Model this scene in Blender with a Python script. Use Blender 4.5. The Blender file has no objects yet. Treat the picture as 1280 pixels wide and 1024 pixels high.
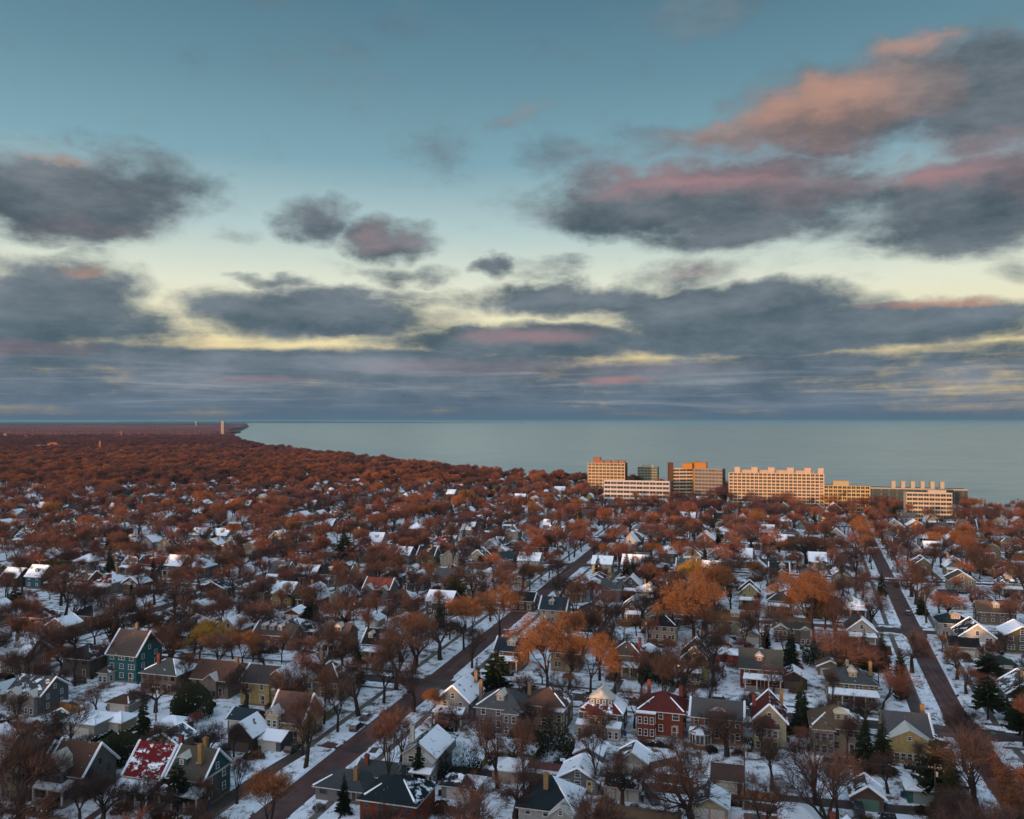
import bpy, math, random
from mathutils import Vector, Matrix
R = math.radians
random.seed(11)
scene = bpy.context.scene
COL = scene.collection

# ------------------------------------------------------------------ camera
CAM_H = 75.0          # drone height above the lawns, metres
FPX = 1050.0          # focal length in photograph pixels (1280 wide)
PITCH = math.atan(14.0 / FPX)
cam_data = bpy.data.cameras.new("camera")
cam = bpy.data.objects.new("camera", cam_data)
COL.objects.link(cam)
cam.location = (0, 0, CAM_H)
cam.rotation_euler = (R(90) + PITCH, 0, 0)
cam_data.sensor_width = 36.0
cam_data.sensor_fit = 'HORIZONTAL'
cam_data.lens = 36.0 * FPX / 1280.0
cam_data.clip_start = 1.0
cam_data.clip_end = 200000.0
scene.camera = cam

scene.view_settings.view_transform = 'Standard'
scene.view_settings.look = 'None'
scene.view_settings.gamma = 1.0
scene.view_settings.exposure = 0.0
scene.render.engine = 'CYCLES'
scene.cycles.max_bounces = 6
scene.cycles.diffuse_bounces = 2
scene.cycles.glossy_bounces = 2
scene.cycles.transmission_bounces = 2
scene.cycles.volume_bounces = 0
scene.cycles.use_fast_gi = False
scene.cycles.caustics_reflective = False
scene.cycles.caustics_refractive = False

# ------------------------------------------------------------------ sun
SUN_AZ = R(212.0)      # compass-like angle from +Y clockwise: behind the camera, to the left
SUN_EL = R(3.5)
sun_vec = Vector((math.sin(SUN_AZ) * math.cos(SUN_EL), math.cos(SUN_AZ) * math.cos(SUN_EL), math.sin(SUN_EL)))
sun_data = bpy.data.lights.new("sun", 'SUN')
sun = bpy.data.objects.new("sun", sun_data)
COL.objects.link(sun)
sun.rotation_euler = sun_vec.to_track_quat('Z', 'Y').to_euler()
sun_data.energy = 5.0
sun_data.angle = R(0.6)
sun_data.color = (1.0, 0.52, 0.24)

# ------------------------------------------------------------------ node helpers
def s2l(c):
    out = []
    for v in c[:3]:
        v = v / 255.0
        out.append(v / 12.92 if v <= 0.04045 else ((v + 0.055) / 1.055) ** 2.4)
    return tuple(out)

class S:
    """a node socket that can be added, multiplied ... ; every operation makes a Math node"""
    def __init__(self, nt, sock): self.nt, self.s = nt, sock
    def _m(self, op, *a, clamp=False):
        n = self.nt.nodes.new('ShaderNodeMath') if self.nt.bl_idname != 'GeometryNodeTree' else self.nt.nodes.new('ShaderNodeMath')
        n.operation = op; n.use_clamp = clamp
        for i, v in enumerate((self,) + a):
            if isinstance(v, S): self.nt.links.new(v.s, n.inputs[i])
            else: n.inputs[i].default_value = float(v)
        return S(self.nt, n.outputs[0])
    def __add__(self, o): return self._m('ADD', o)
    def __radd__(self, o): return self._m('ADD', o)
    def __sub__(self, o): return self._m('SUBTRACT', o)
    def __rsub__(self, o): return (self * -1.0) + o
    def __mul__(self, o): return self._m('MULTIPLY', o)
    def __rmul__(self, o): return self._m('MULTIPLY', o)
    def __truediv__(self, o): return self._m('DIVIDE', o)
    def __rtruediv__(self, o): return self.pow(-1.0) * o
    def max(self, o): return self._m('MAXIMUM', o)
    def min(self, o): return self._m('MINIMUM', o)
    def pow(self, o): return self._m('POWER', o)
    def clamp(self): return self._m('ADD', 0.0, clamp=True)
    def smooth(self, a, b):
        n = self.nt.nodes.new('ShaderNodeMapRange'); n.interpolation_type = 'SMOOTHSTEP'
        self.nt.links.new(self.s, n.inputs[0])
        n.inputs[1].default_value, n.inputs[2].default_value = a, b
        return S(self.nt, n.outputs[0])

def vop(nt, op, *a):
    n = nt.nodes.new('ShaderNodeVectorMath'); n.operation = op
    for i, v in enumerate(a):
        if isinstance(v, S): nt.links.new(v.s, n.inputs[i])
        elif isinstance(v, (int, float)): n.inputs[3].default_value = v
        else: n.inputs[i].default_value = v
    return S(nt, n.outputs['Value'] if op in ('DOT_PRODUCT', 'LENGTH') else n.outputs[0])

def combine(nt, x, y, z=0.0):
    n = nt.nodes.new('ShaderNodeCombineXYZ')
    for i, v in enumerate((x, y, z)):
        if isinstance(v, S): nt.links.new(v.s, n.inputs[i])
        else: n.inputs[i].default_value = v
    return S(nt, n.outputs[0])

def noise(nt, vec, scale, detail=4.0, rough=0.5, dist=0.0, out=0):
    n = nt.nodes.new('ShaderNodeTexNoise')
    n.inputs['Scale'].default_value = scale; n.inputs['Detail'].default_value = detail
    n.inputs['Roughness'].default_value = rough; n.inputs['Distortion'].default_value = dist
    if vec is not None: nt.links.new(vec.s, n.inputs['Vector'])
    return S(nt, n.outputs[out])

def mixc(nt, f, a, b, blend='MIX'):
    n = nt.nodes.new('ShaderNodeMix'); n.data_type = 'RGBA'; n.blend_type = blend
    for sock, v in ((n.inputs[0], f), (n.inputs[6], a), (n.inputs[7], b)):
        if isinstance(v, S): nt.links.new(v.s, sock)
        elif isinstance(v, (int, float)): sock.default_value = v
        else: sock.default_value = tuple(v[:3]) + (1.0,)
    return S(nt, n.outputs[2])

def ramp(nt, f, stops, interp='EASE'):
    n = nt.nodes.new('ShaderNodeValToRGB'); cr = n.color_ramp; cr.interpolation = interp
    while len(cr.elements) < len(stops): cr.elements.new(0.5)
    for e, (p, c) in zip(cr.elements, stops):
        e.position = p; e.color = tuple(c[:3]) + (1.0,)
    nt.links.new(f.s, n.inputs[0])
    return S(nt, n.outputs[0])

# ------------------------------------------------------------------ sky
def px_dir(x, y):
    """direction of the line of sight through photograph pixel (x, y)"""
    v = Vector(((x - 640) / FPX, 1.0, (512 - y) / FPX))
    return Matrix.Rotation(PITCH, 3, 'X') @ v

def px_ang(x, y):
    d = px_dir(x, y).normalized()
    return math.degrees(math.atan2(d.x, d.y)), math.degrees(math.asin(d.z))

def build_sky():
    world = bpy.data.worlds.new("World"); scene.world = world
    world.use_nodes = True
    nt = world.node_tree; nt.nodes.clear()
    # --- group: how much cloud stands at (azimuth, elevation), in degrees
    g = bpy.data.node_groups.new("cloud_field", 'ShaderNodeTree')
    g.interface.new_socket("uv", in_out='INPUT', socket_type='NodeSocketVector')
    g.interface.new_socket("d", in_out='OUTPUT', socket_type='NodeSocketFloat')
    gi = g.nodes.new('NodeGroupInput'); go = g.nodes.new('NodeGroupOutput')
    uv = S(g, gi.outputs[0])
    # cx, cy, half width, half height (photograph pixels), density
    clouds = [(95, 245, 190, 78, 1.25), (10, 215, 120, 60, .7), (160, 285, 90, 36, .5),
              (50, 385, 165, 74, 1.3), (160, 412, 130, 36, .8), (20, 345, 80, 34, .5),
              (402, 276, 62, 40, .95), (490, 300, 72, 32, 1.0), (350, 354, 80, 15, .85), (265, 245, 46, 18, .38),
              (305, 292, 46, 20, .42), (408, 393, 205, 40, 1.35), (500, 377, 85, 22, .55), (480, 415, 60, 12, .6),
              (608, 334, 34, 18, .9), (525, 342, 58, 18, .65), (680, 334, 70, 16, .5),
              (700, 372, 150, 32, 1.2), (850, 345, 110, 34, .75), (900, 390, 250, 42, 1.3), (1140, 402, 270, 36, 1.3),
              (880, 252, 310, 66, 1.3), (760, 255, 150, 46, .6), (1060, 265, 130, 42, .6), (1200, 250, 180, 82, 1.3), (1240, 205, 120, 40, .8),
              (1080, 135, 240, 70, 1.35), (1230, 120, 170, 92, 1.2), (1130, 66, 110, 40, .8), (880, 170, 150, 42, .75), (780, 190, 90, 30, .4),
              (655, 148, 58, 28, .42), (700, 196, 90, 34, .55), (885, 8, 150, 50, .38), (545, 192, 75, 46, .26),
              (1250, 332, 60, 26, .42), (1255, 35, 80, 40, .25), (640, 250, 70, 26, .3),
              (650, 428, 240, 32, 1.3), (930, 424, 340, 28, 1.15), (270, 446, 170, 16, .9), (590, 405, 60, 12, .4), (1000, 424, 330, 16, .7), (0, 442, 400, 34, 1.2), (1225, 470, 120, 22, .8), (1265, 436, 70, 14, .7), (500, 456, 330, 24, 1.2), (1000, 452, 200, 22, 1.0),
              (420, 470, 420, 24, 1.2), (860, 468, 420, 24, 1.1)]
    tot = None
    for cx, cy, rx, ry, a in clouds:
        u, v = px_ang(cx, cy); u2 = px_ang(cx + rx, cy)[0]; v2 = px_ang(cx, cy - ry)[1]
        sx, sy = 1 / abs(u2 - u), 1 / abs(v2 - v)
        q = vop(g, 'MULTIPLY_ADD', uv, (sx, sy, 0), (-u * sx, -v * sy, 0))
        r2 = vop(g, 'DOT_PRODUCT', q, q)
        b = (1.0 - r2).max(0.0) * a
        tot = b if tot is None else tot.max(b) + tot.min(b) * 0.12
    g.links.new(tot.s, go.inputs[0])
    def field(vec):
        n = nt.nodes.new('ShaderNodeGroup'); n.node_tree = g
        nt.links.new(vec.s, n.inputs[0]); return S(nt, n.outputs[0])
    tc = nt.nodes.new('ShaderNodeTexCoord')
    d = S(nt, tc.outputs['Generated'])
    sep = nt.nodes.new('ShaderNodeSeparateXYZ'); nt.links.new(d.s, sep.inputs[0])
    dx, dy, dz = (S(nt, sep.outputs[i]) for i in range(3))
    az = dx._m('ARCTAN2', dy) * (180 / math.pi)
    el = dz.min(1.0).max(-1.0)._m('ARCSINE') * (180 / math.pi)
    # fbm used to ragged the edges; stretched along the horizon
    p = combine(nt, dx * 1.0, dy * 1.0, dz * 2.6)
    w1 = noise(nt, p, 5.5, 3, .55, 0.0, 1)              # colour = 3 independent noises
    sw = nt.nodes.new('ShaderNodeSeparateXYZ'); nt.links.new(w1.s, sw.inputs[0])
    wx, wy = S(nt, sw.outputs[0]) - 0.5, S(nt, sw.outputs[1]) - 0.5
    lowk = el.smooth(2.0, 12.0) * 0.8 + 0.2
    w2 = noise(nt, combine(nt, dx, dy, dz * 1.6), 22.0, 4, .6, 0.0, 1)
    sw2 = nt.nodes.new('ShaderNodeSeparateXYZ'); nt.links.new(w2.s, sw2.inputs[0])
    fx, fy = (S(nt, sw2.outputs[0]) - 0.5) * 2.6, (S(nt, sw2.outputs[1]) - 0.5) * 1.8 * lowk
    uvw = combine(nt, az + wx * 7.0 + fx, el + wy * 4.6 * lowk + fy)
    fb = noise(nt, combine(nt, dx, dy, dz * 2.0), 10.0, 7, .64, 0.25) - 0.5
    D0 = field(uvw)
    # layers of stratus that close up towards the horizon
    st = noise(nt, combine(nt, az * 0.05, el * 0.55, 3.1), 1.0, 5, .6, 0.3)
    band = (1.0 - el.smooth(2.6, 5.6)) * (st * 2.6 - 0.35)
    D0 = D0.max(band)
    # the rest of the dome: broken cloud of the same sort, seen in perspective
    pl = vop(nt, 'MULTIPLY', d, (1, 1, 0))
    inv = 1.0 / (dz.max(0.0) + 0.10)
    sc = nt.nodes.new('ShaderNodeVectorMath'); sc.operation = 'SCALE'
    nt.links.new(pl.s, sc.inputs[0]); nt.links.new(inv.s, sc.inputs[3])
    gl = noise(nt, S(nt, sc.outputs[0]), 0.9, 3, .55)
    wisp = noise(nt, vop(nt, 'ADD', S(nt, sc.outputs[0]), (7.3, 2.1, 0)), 1.7, 4, .6)
    D0 = D0 + wisp.smooth(.50, .75) * 0.26 * el.smooth(1.0, 6.0) - 0.04
    outside = (az._m('ABSOLUTE').smooth(33.0, 44.0)).max(el.smooth(27.5, 36.0))
    D0 = D0 + outside * (gl.smooth(0.50, 0.68) * 1.1)
    dens = (D0 + fb * 1.45).smooth(-0.02, 0.92)
    Dup = field(combine(nt, az + wx * 7.0 + fx - 0.9, el + wy * 4.6 * lowk + fy + 1.4))
    rim = (D0 - Dup + fb * 0.9).smooth(0.0, 0.9)       # upper-left flanks of each cloud
    # clear sky
    elr = (el / 40.0).max(0.0)
    clear = ramp(nt, elr, [(0.0, s2l((232, 196, 122))), (3.6 / 40, s2l((236, 208, 146))), (6.0 / 40, s2l((240, 230, 188))),
                           (9.0 / 40, s2l((226, 230, 210))), (12.5 / 40, s2l((182, 205, 205))), (17 / 40, s2l((128, 167, 181))),
                           (22 / 40, s2l((104, 143, 159))), (27 / 40, s2l((84, 123, 142))), (1.0, s2l((76, 122, 148)))], 'LINEAR')
    # clouds
    shade = noise(nt, combine(nt, dx, dy, dz * 2.6), 8.0, 6, .64)
    body_lo = ramp(nt, (el / 28.0).max(0.0), [(0.0, s2l((84, 106, 126))), (.08, s2l((86, 103, 118))), (.18, s2l((78, 97, 108))),
                                           (.4, s2l((76, 92, 102))), (1.0, s2l((86, 98, 108)))], 'LINEAR')
    body_hi = ramp(nt, (el / 28.0).max(0.0), [(0.0, s2l((96, 118, 138))), (.08, s2l((136, 146, 158))), (.2, s2l((126, 138, 148))),
                                           (.45, s2l((130, 137, 144))), (1.0, s2l((134, 144, 152)))], 'LINEAR')
    core = dens.smooth(0.55, 1.0)
    tone = ((shade - 0.5) * 2.2 + 0.42 + rim * 0.35 - core * 0.18).clamp()
    body = mixc(nt, tone, body_lo, body_hi)
    # horizontal light streaks in the low stratus
    strk = noise(nt, combine(nt, az * 0.075, el * 1.5, 8.0), 1.0, 5, .62, 0.5).smooth(0.44, 0.74) * (1.0 - el.smooth(2.5, 5.0)) * el.smooth(0.35, 1.0)
    body = mixc(nt, strk * 0.5, body, s2l((164, 170, 178)))
    # warm light caught by some clouds
    warm = [(1030, 138, 170, 52, .85, 0), (930, 160, 120, 32, .5, 0), (1140, 58, 80, 26, .7, 0), (1130, 110, 90, 50, .45, 0), (900, 213, 260, 40, .72, 1), (1000, 225, 120, 40, .5, 1),
            (1180, 205, 150, 38, .75, 1), (1270, 215, 60, 50, .5, 1), (76, 338, 34, 12, .5, 0), (62, 190, 60, 14, .4, 0), (273, 424, 22, 8, .9, 0),
            (650, 420, 110, 16, .45, 1), (655, 148, 50, 24, .6, 0), (860, 332, 80, 20, .5, 1), (1175, 377, 120, 10, .7, 0), (770, 476, 70, 7, .9, 1),
            (40, 435, 110, 12, .5, 1), (690, 460, 300, 12, .3, 1), (330, 474, 60, 6, .6, 1), (100, 290, 130, 20, .25, 1), (480, 300, 60, 20, .25, 1)]
    tots = [None, None]
    wuv = combine(nt, az + wx * 6.0 + fx * 1.5, el + wy * 3.0 * lowk + fy * 1.5)
    for cx, cy, rx, ry, a, k in warm:
        u, v = px_ang(cx, cy); u2 = px_ang(cx + rx, cy)[0]; v2 = px_ang(cx, cy - ry)[1]
        sx, sy = 1 / abs(u2 - u), 1 / abs(v2 - v)
        q = vop(nt, 'MULTIPLY_ADD', wuv, (sx, sy, 0), (-u * sx, -v * sy, 0))
        b = (1.0 - vop(nt, 'DOT_PRODUCT', q, q)).max(0.0) * a
        tots[k] = b if tots[k] is None else tots[k].max(b)
    body = mixc(nt, (tots[1] * (0.10 + rim * 0.75 + shade * 0.75)).clamp(), body, s2l((168, 130, 134)))
    body = mixc(nt, (tots[0] * (0.05 + rim * 0.65 + shade * 0.95)).clamp(), body, s2l((190, 146, 128)))
    # low haze just over the horizon
    sky = mixc(nt, dens, clear, body)
    sky = mixc(nt, (1.0 - el.smooth(0.1, 1.5)) * 0.9, sky, s2l((86, 106, 126)))
    # afterglow round the sun; broad blue fill added behind camera to brighten snow
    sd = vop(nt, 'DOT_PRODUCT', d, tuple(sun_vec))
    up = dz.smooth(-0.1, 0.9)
    sky_fill = sd.smooth(-0.15, 1.0)
    sky = mixc(nt, sky_fill * 0.9, sky, (1.75, 1.95, 2.35))
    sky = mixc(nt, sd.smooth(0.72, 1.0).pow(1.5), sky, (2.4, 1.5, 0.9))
    # below the horizon line the dome is hidden by land and lake
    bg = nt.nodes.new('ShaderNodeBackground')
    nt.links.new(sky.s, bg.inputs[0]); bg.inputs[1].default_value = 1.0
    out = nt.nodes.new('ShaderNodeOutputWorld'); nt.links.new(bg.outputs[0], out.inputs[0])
    world.cycles.sampling_method = 'MANUAL'; world.cycles.sample_map_resolution = 512
build_sky()

# ------------------------------------------------------------------ materials
def new_mat(name, rough=0.9, spec=0.2):
    m = bpy.data.materials.new(name); m.use_nodes = True
    nt = m.node_tree; nt.nodes.clear()
    b = nt.nodes.new('ShaderNodeBsdfPrincipled'); o = nt.nodes.new('ShaderNodeOutputMaterial')
    nt.links.new(b.outputs[0], o.inputs[0])
    b.inputs['Roughness'].default_value = rough
    b.inputs['Specular IOR Level'].default_value = spec
    return m, nt, b

def setc(nt, b, c):
    if isinstance(c, S): nt.links.new(c.s, b.inputs['Base Color'])
    else: b.inputs['Base Color'].default_value = tuple(c[:3]) + (1,)

def objcoord(nt): return S(nt, nt.nodes.new('ShaderNodeTexCoord').outputs['Object'])
def pos(nt): return S(nt, nt.nodes.new('ShaderNodeNewGeometry').outputs['Position'])
def oinfo(nt, k): return S(nt, nt.nodes.new('ShaderNodeObjectInfo').outputs[k])
def bump(nt, b, h, dist, strength=1.0):
    n = nt.nodes.new('ShaderNodeBump'); n.inputs['Distance'].default_value = dist; n.inputs['Strength'].default_value = strength
    nt.links.new(h.s, n.inputs['Height']); nt.links.new(n.outputs[0], b.inputs['Normal'])

SNOW = (0.76, 0.82, 0.90)
M = {}
def simple(name, c, var=0.25, scale=1.5, rough=.85, spec=.2, metallic=0.0):
    m, nt, b = new_mat(name, rough, spec)
    n = noise(nt, pos(nt), scale, 4, .6)
    setc(nt, b, mixc(nt, n, tuple(v * (1 - var) for v in c), tuple(min(1, v * (1 + var)) for v in c)))
    b.inputs['Metallic'].default_value = metallic
    M[name] = m; return m

def mk_materials():
    # snow over lawn: thin, broken by grass and leaf litter
    def snow_ground(name, lo, hi, dirt_a, dirt_b):
        m, nt, b = new_mat(name, .8, .2)
        p = pos(nt)
        big = noise(nt, p, 0.045, 3, .55)
        mid = noise(nt, p, 0.33, 4, .62)
        fin = noise(nt, p, 2.4, 3, .6)
        k = (mid * 0.58 + big * 0.30 + fin * 0.30).smooth(lo, hi)
        dirt = mixc(nt, fin, dirt_a, dirt_b)
        tint = mixc(nt, noise(nt, p, 0.9, 2, .5), (0.70, 0.77, 0.87), (0.84, 0.89, 0.95))
        spk = noise(nt, p, 5.5, 2, .6).smooth(.57, .68) * mid.smooth(.38, .60)
        k = k.max(spk * .85)
        setc(nt, b, mixc(nt, k, tint, dirt))
        bump(nt, b, mid + fin * 0.25, 0.25, .5)
        M[name] = m
    snow_ground('snowy_lawn', 0.565, 0.70, (0.06, 0.045, 0.028), (0.15, 0.11, 0.07))
    snow_ground('snowy_land', 0.55, 0.72, (0.05, 0.032, 0.028), (0.11, 0.07, 0.05))
    # street paving: dark red brown with slush
    def paving(name, a, bcol, slush, along=None):
        m, nt, b = new_mat(name, .65, .3)
        p = pos(nt)
        n1 = noise(nt, p, 0.18, 4, .6); n2 = noise(nt, p, 1.7, 4, .65)
        c = mixc(nt, n1.smooth(.35, .65), a, bcol)
        c = mixc(nt, (n2 * 0.7 + n1 * 0.5).smooth(.68, .86) * slush, c, (0.34, 0.36, 0.42))
        if along is not None:    # wheel tracks and long smears of slush run with the street
            a_ = R(16.0); vv, uu = (math.cos(a_), -math.sin(a_), 0), (math.sin(a_), math.cos(a_), 0)
            if along: vv, uu = uu, vv
            cr, al = vop(nt, 'DOT_PRODUCT', p, vv), vop(nt, 'DOT_PRODUCT', p, uu)
            st_ = noise(nt, combine(nt, cr * 1.15, al * 0.035), 1.0, 4, .6)
            c = mixc(nt, st_.smooth(.52, .70) * .55, c, mixc(nt, 1.0, c, (1.9, 1.9, 2.1), 'MULTIPLY'))
            c = mixc(nt, (1.0 - st_.smooth(.34, .48)) * .5, c, mixc(nt, 1.0, c, (.55, .55, .55), 'MULTIPLY'))
        setc(nt, b, c); bump(nt, b, n2, 0.04, .4); M[name] = m
    paving('brick_paving', (0.074, 0.036, 0.034), (0.108, 0.058, 0.050), 0.30, 0)
    paving('asphalt', (0.050, 0.038, 0.036), (0.085, 0.060, 0.052), 0.40)
    paving('asphalt_cross', (0.050, 0.038, 0.036), (0.085, 0.060, 0.052), 0.40, 1)
    paving('asphalt_avenue', (0.055, 0.038, 0.036), (0.09, 0.060, 0.052), 0.40, 0)
    paving('walk_concrete', (0.085, 0.075, 0.070), (0.15, 0.125, 0.11), 0.7)
    paving('ground_soil', (0.06, 0.045, 0.04), (0.10, 0.075, 0.06), 0.8)
    # woodland floor far off
    m, nt, b = new_mat('woodland_canopy', .95, .1)
    p = pos(nt)
    c = mixc(nt, noise(nt, p, 0.0025, 5, .6).smooth(.35, .65), (0.060, 0.034, 0.046), (0.095, 0.046, 0.052))
    c = mixc(nt, noise(nt, p, 0.05, 3, .6).smooth(.35, .7), c, (0.045, 0.028, 0.040))
    c = mixc(nt, noise(nt, p, 0.012, 5, .7).smooth(.66, .74) * .25, c, (0.35, 0.36, 0.40))
    setc(nt, b, c); M['woodland_canopy'] = m
    # walls take the colour of their object
    def wall(name, var, scale, stripes, dist):
        m, nt, b = new_mat(name, .85, .2)
        col = mixc(nt, 1.0, oinfo(nt, 'Color'), (.63, .62, .61), 'MULTIPLY'); oc = objcoord(nt)
        n = noise(nt, oc, scale, 4, .6)
        dark = mixc(nt, 1.0, col, (1 - var,) * 3, 'MULTIPLY'); lite = mixc(nt, 1.0, col, (1 + var * .6,) * 3, 'MULTIPLY')
        c = mixc(nt, n.smooth(.3, .7), dark, lite)
        streak = noise(nt, vop(nt, 'MULTIPLY', oc, (1.4, 1.4, .18)), 1.0, 3, .6)
        c = mixc(nt, streak.smooth(.55, .8) * .35, c, (0.05, 0.045, 0.04))
        setc(nt, b, c)
        if stripes:
            sx = nt.nodes.new('ShaderNodeSeparateXYZ'); nt.links.new(oc.s, sx.inputs[0])
            bump(nt, b, (S(nt, sx.outputs[2]) * (1 / stripes))._m('FRACT'), dist)
        else: bump(nt, b, noise(nt, oc, 6.0, 3, .6), dist)
        M[name] = m
    wall('siding', .16, 1.2, 0.2, 0.02)
    wall('brick', .35, 5.0, 0.08, 0.01)
    wall('stucco', .18, 2.5, 0, 0.02)
    # shingles, bare or with what the thaw has left of the snow
    def shingle(name, lo, hi):
        m, nt, b = new_mat(name, .85, .15)
        col = oinfo(nt, 'Color'); oc = objcoord(nt); rnd = oinfo(nt, 'Random')
        shift = vop(nt, 'ADD', oc, combine(nt, rnd * 37.0, rnd * 91.0, rnd * 13.0))
        n = noise(nt, shift, 1.4, 4, .65)
        c = mixc(nt, n, mixc(nt, 1.0, col, (.55,) * 3, 'MULTIPLY'), mixc(nt, 1.0, col, (1.15, 1.1, 1.05), 'MULTIPLY'))
        k = (noise(nt, vop(nt, 'MULTIPLY', shift, (.8, .8, 1.5)), 0.55, 6, .68) * 0.8 + noise(nt, shift, 4.0, 3, .6) * 0.2).smooth(lo, hi)
        setc(nt, b, mixc(nt, k, c, SNOW)); 
        bump(nt, b, k + n * .15, 0.12)
        M[name] = m
    shingle('shingle_bare', .635, .665)
    shingle('shingle_patchy', .525, .56)
    shingle('shingle_snow', .36, .41)
    simple('snow', SNOW, .10, 1.2)
    simple('white_trim', (0.46, 0.45, 0.42), .12, 2)
    simple('dark_trim', (0.06, 0.055, 0.05), .2, 2)
    simple('wood', (0.20, 0.11, 0.05), .3, 3)
    simple('weathered_wood', (0.13, 0.095, 0.07), .3, 3)
    simple('stone_base', (0.16, 0.14, 0.12), .3, 3)
    simple('concrete', (0.40, 0.38, 0.35), .15, .6)
    simple('pole_wood', (0.07, 0.05, 0.04), .2, 2)
    simple('green_sign', (0.02, 0.25, 0.10), .1)
    simple('red_sign', (0.45, 0.03, 0.03), .1)
    simple('tyre', (0.02, 0.02, 0.02), .1)
    simple('rim', (0.35, 0.35, 0.36), .1, metallic=.8, rough=.35)
    m, nt, b = new_mat('chimney_masonry', .9, .1)
    col = oinfo(nt, 'Color'); n = noise(nt, objcoord(nt), 3.0, 4, .7)
    setc(nt, b, mixc(nt, n, mixc(nt, 1.0, col, (.6,) * 3, 'MULTIPLY'), mixc(nt, 1.0, col, (1.25,) * 3, 'MULTIPLY'))); M['chimney_masonry'] = m
    m, nt, b = new_mat('paint_own', .6, .3)
    col = oinfo(nt, 'Color'); n = noise(nt, objcoord(nt), 1.5, 3, .6)
    setc(nt, b, mixc(nt, n, mixc(nt, 1.0, col, (.85,) * 3, 'MULTIPLY'), mixc(nt, 1.0, col, (1.12,) * 3, 'MULTIPLY'))); M['paint_own'] = m
    m, nt, b = new_mat('car_paint', .32, .5)
    setc(nt, b, oinfo(nt, 'Color')); b.inputs['Coat Weight'].default_value = .5; M['car_paint'] = m
    m, nt, b = new_mat('window_glass', .12, .5)
    rnd = oinfo(nt, 'Random')
    setc(nt, b, mixc(nt, rnd, (0.012, 0.014, 0.018), (0.05, 0.055, 0.06))); M['window_glass'] = m
    m, nt, b = new_mat('tower_glass', .08, .8)
    setc(nt, b, (0.05, 0.10, 0.11)); b.inputs['Metallic'].default_value = .3; M['tower_glass'] = m
    m, nt, b = new_mat('lamp_glow', .5, .2)
    setc(nt, b, (1, .6, .3)); b.inputs['Emission Color'].default_value = (1, .42, .12, 1); b.inputs['Emission Strength'].default_value = 6; M['lamp_glow'] = m
    # bark and twigs
    def bark(name, a, c2):
        m, nt, b = new_mat(name, .95, .1)
        n = noise(nt, vop(nt, 'MULTIPLY', objcoord(nt), (3, 3, .8)), 2.0, 3, .6)
        setc(nt, b, mixc(nt, n, a, c2)); M[name] = m
    bark('bark', (0.020, 0.015, 0.014), (0.055, 0.040, 0.034))
    bark('ivy_bark', (0.008, 0.014, 0.007), (0.03, 0.035, 0.018))
    def twig(name, stops, patch):
        m, nt, b = new_mat(name, .9, .1)
        rnd = oinfo(nt, 'Random'); loc = oinfo(nt, 'Location')
        big = noise(nt, loc, patch, 3, .6)
        f = (rnd * 0.45 + big.smooth(.3, .7) * 0.55).clamp()
        c = ramp(nt, f, stops, 'LINEAR')
        v = noise(nt, objcoord(nt), .8, 2, .5)
        c = mixc(nt, v.smooth(.35, .7) * .35, c, mixc(nt, 1.0, c, (.55, .55, .6), 'MULTIPLY'))
        setc(nt, b, c); M[name] = m
    twig('twigs', [(0, (0.060, 0.042, 0.044)), (.3, (0.095, 0.060, 0.054)), (.55, (0.115, 0.060, 0.048)), (.78, (0.155, 0.070, 0.048)), (1, (0.21, 0.095, 0.052))], 0.012)
    twig('far_twigs', [(0, (0.065, 0.044, 0.050)), (.3, (0.105, 0.056, 0.054)), (.6, (0.185, 0.076, 0.052)), (1, (0.33, 0.125, 0.052))], 0.010)
    twig('horizon_twigs', [(0, (0.060, 0.036, 0.050)), (.6, (0.12, 0.052, 0.056)), (1, (0.19, 0.075, 0.056))], 0.002)
    twig('near_twigs', [(0, (0.035, 0.028, 0.028)), (.5, (0.070, 0.046, 0.040)), (.85, (0.105, 0.058, 0.046)), (1, (0.17, 0.08, 0.06))], 0.03)
    twig('rust_leaves', [(0, (0.16, 0.066, 0.034)), (.6, (0.23, 0.10, 0.042)), (1, (0.28, 0.14, 0.055))], 0.01)
    twig('gold_leaves', [(0, (0.28, 0.16, 0.035)), (1, (0.34, 0.21, 0.05))], 0.01)
    twig('needles', [(0, (0.010, 0.018, 0.012)), (.5, (0.022, 0.032, 0.018)), (1, (0.05, 0.05, 0.025))], 0.02)
    twig('shrub_twigs', [(0, (0.05, 0.032, 0.026)), (.5, (0.12, 0.055, 0.04)), (1, (0.20, 0.10, 0.05))], 0.02)
    # lake
    m, nt, b = new_mat('lake_water', .25, .5)
    p = pos(nt)
    big = noise(nt, vop(nt, 'MULTIPLY', p, (1, .35, 1)), 0.0012, 4, .55)
    setc(nt, b, mixc(nt, big, (0.15, 0.22, 0.215), (0.22, 0.30, 0.285)))
    rip = noise(nt, vop(nt, 'MULTIPLY', p, (.25, 1, 1)), 0.035, 5, .7)
    setc(nt, b, mixc(nt, rip.smooth(.35, .7) * .45, mixc(nt, big, (0.24, 0.30, 0.265), (0.32, 0.38, 0.335)), (0.42, 0.48, 0.43)))
    b.inputs['IOR'].default_value = 1.33
    wv = noise(nt, vop(nt, 'MULTIPLY', p, (.5, 1, 1)), 0.11, 5, .65)
    bump(nt, b, wv, 2.2, .55)
    M['lake_water'] = m
mk_materials()

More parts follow.
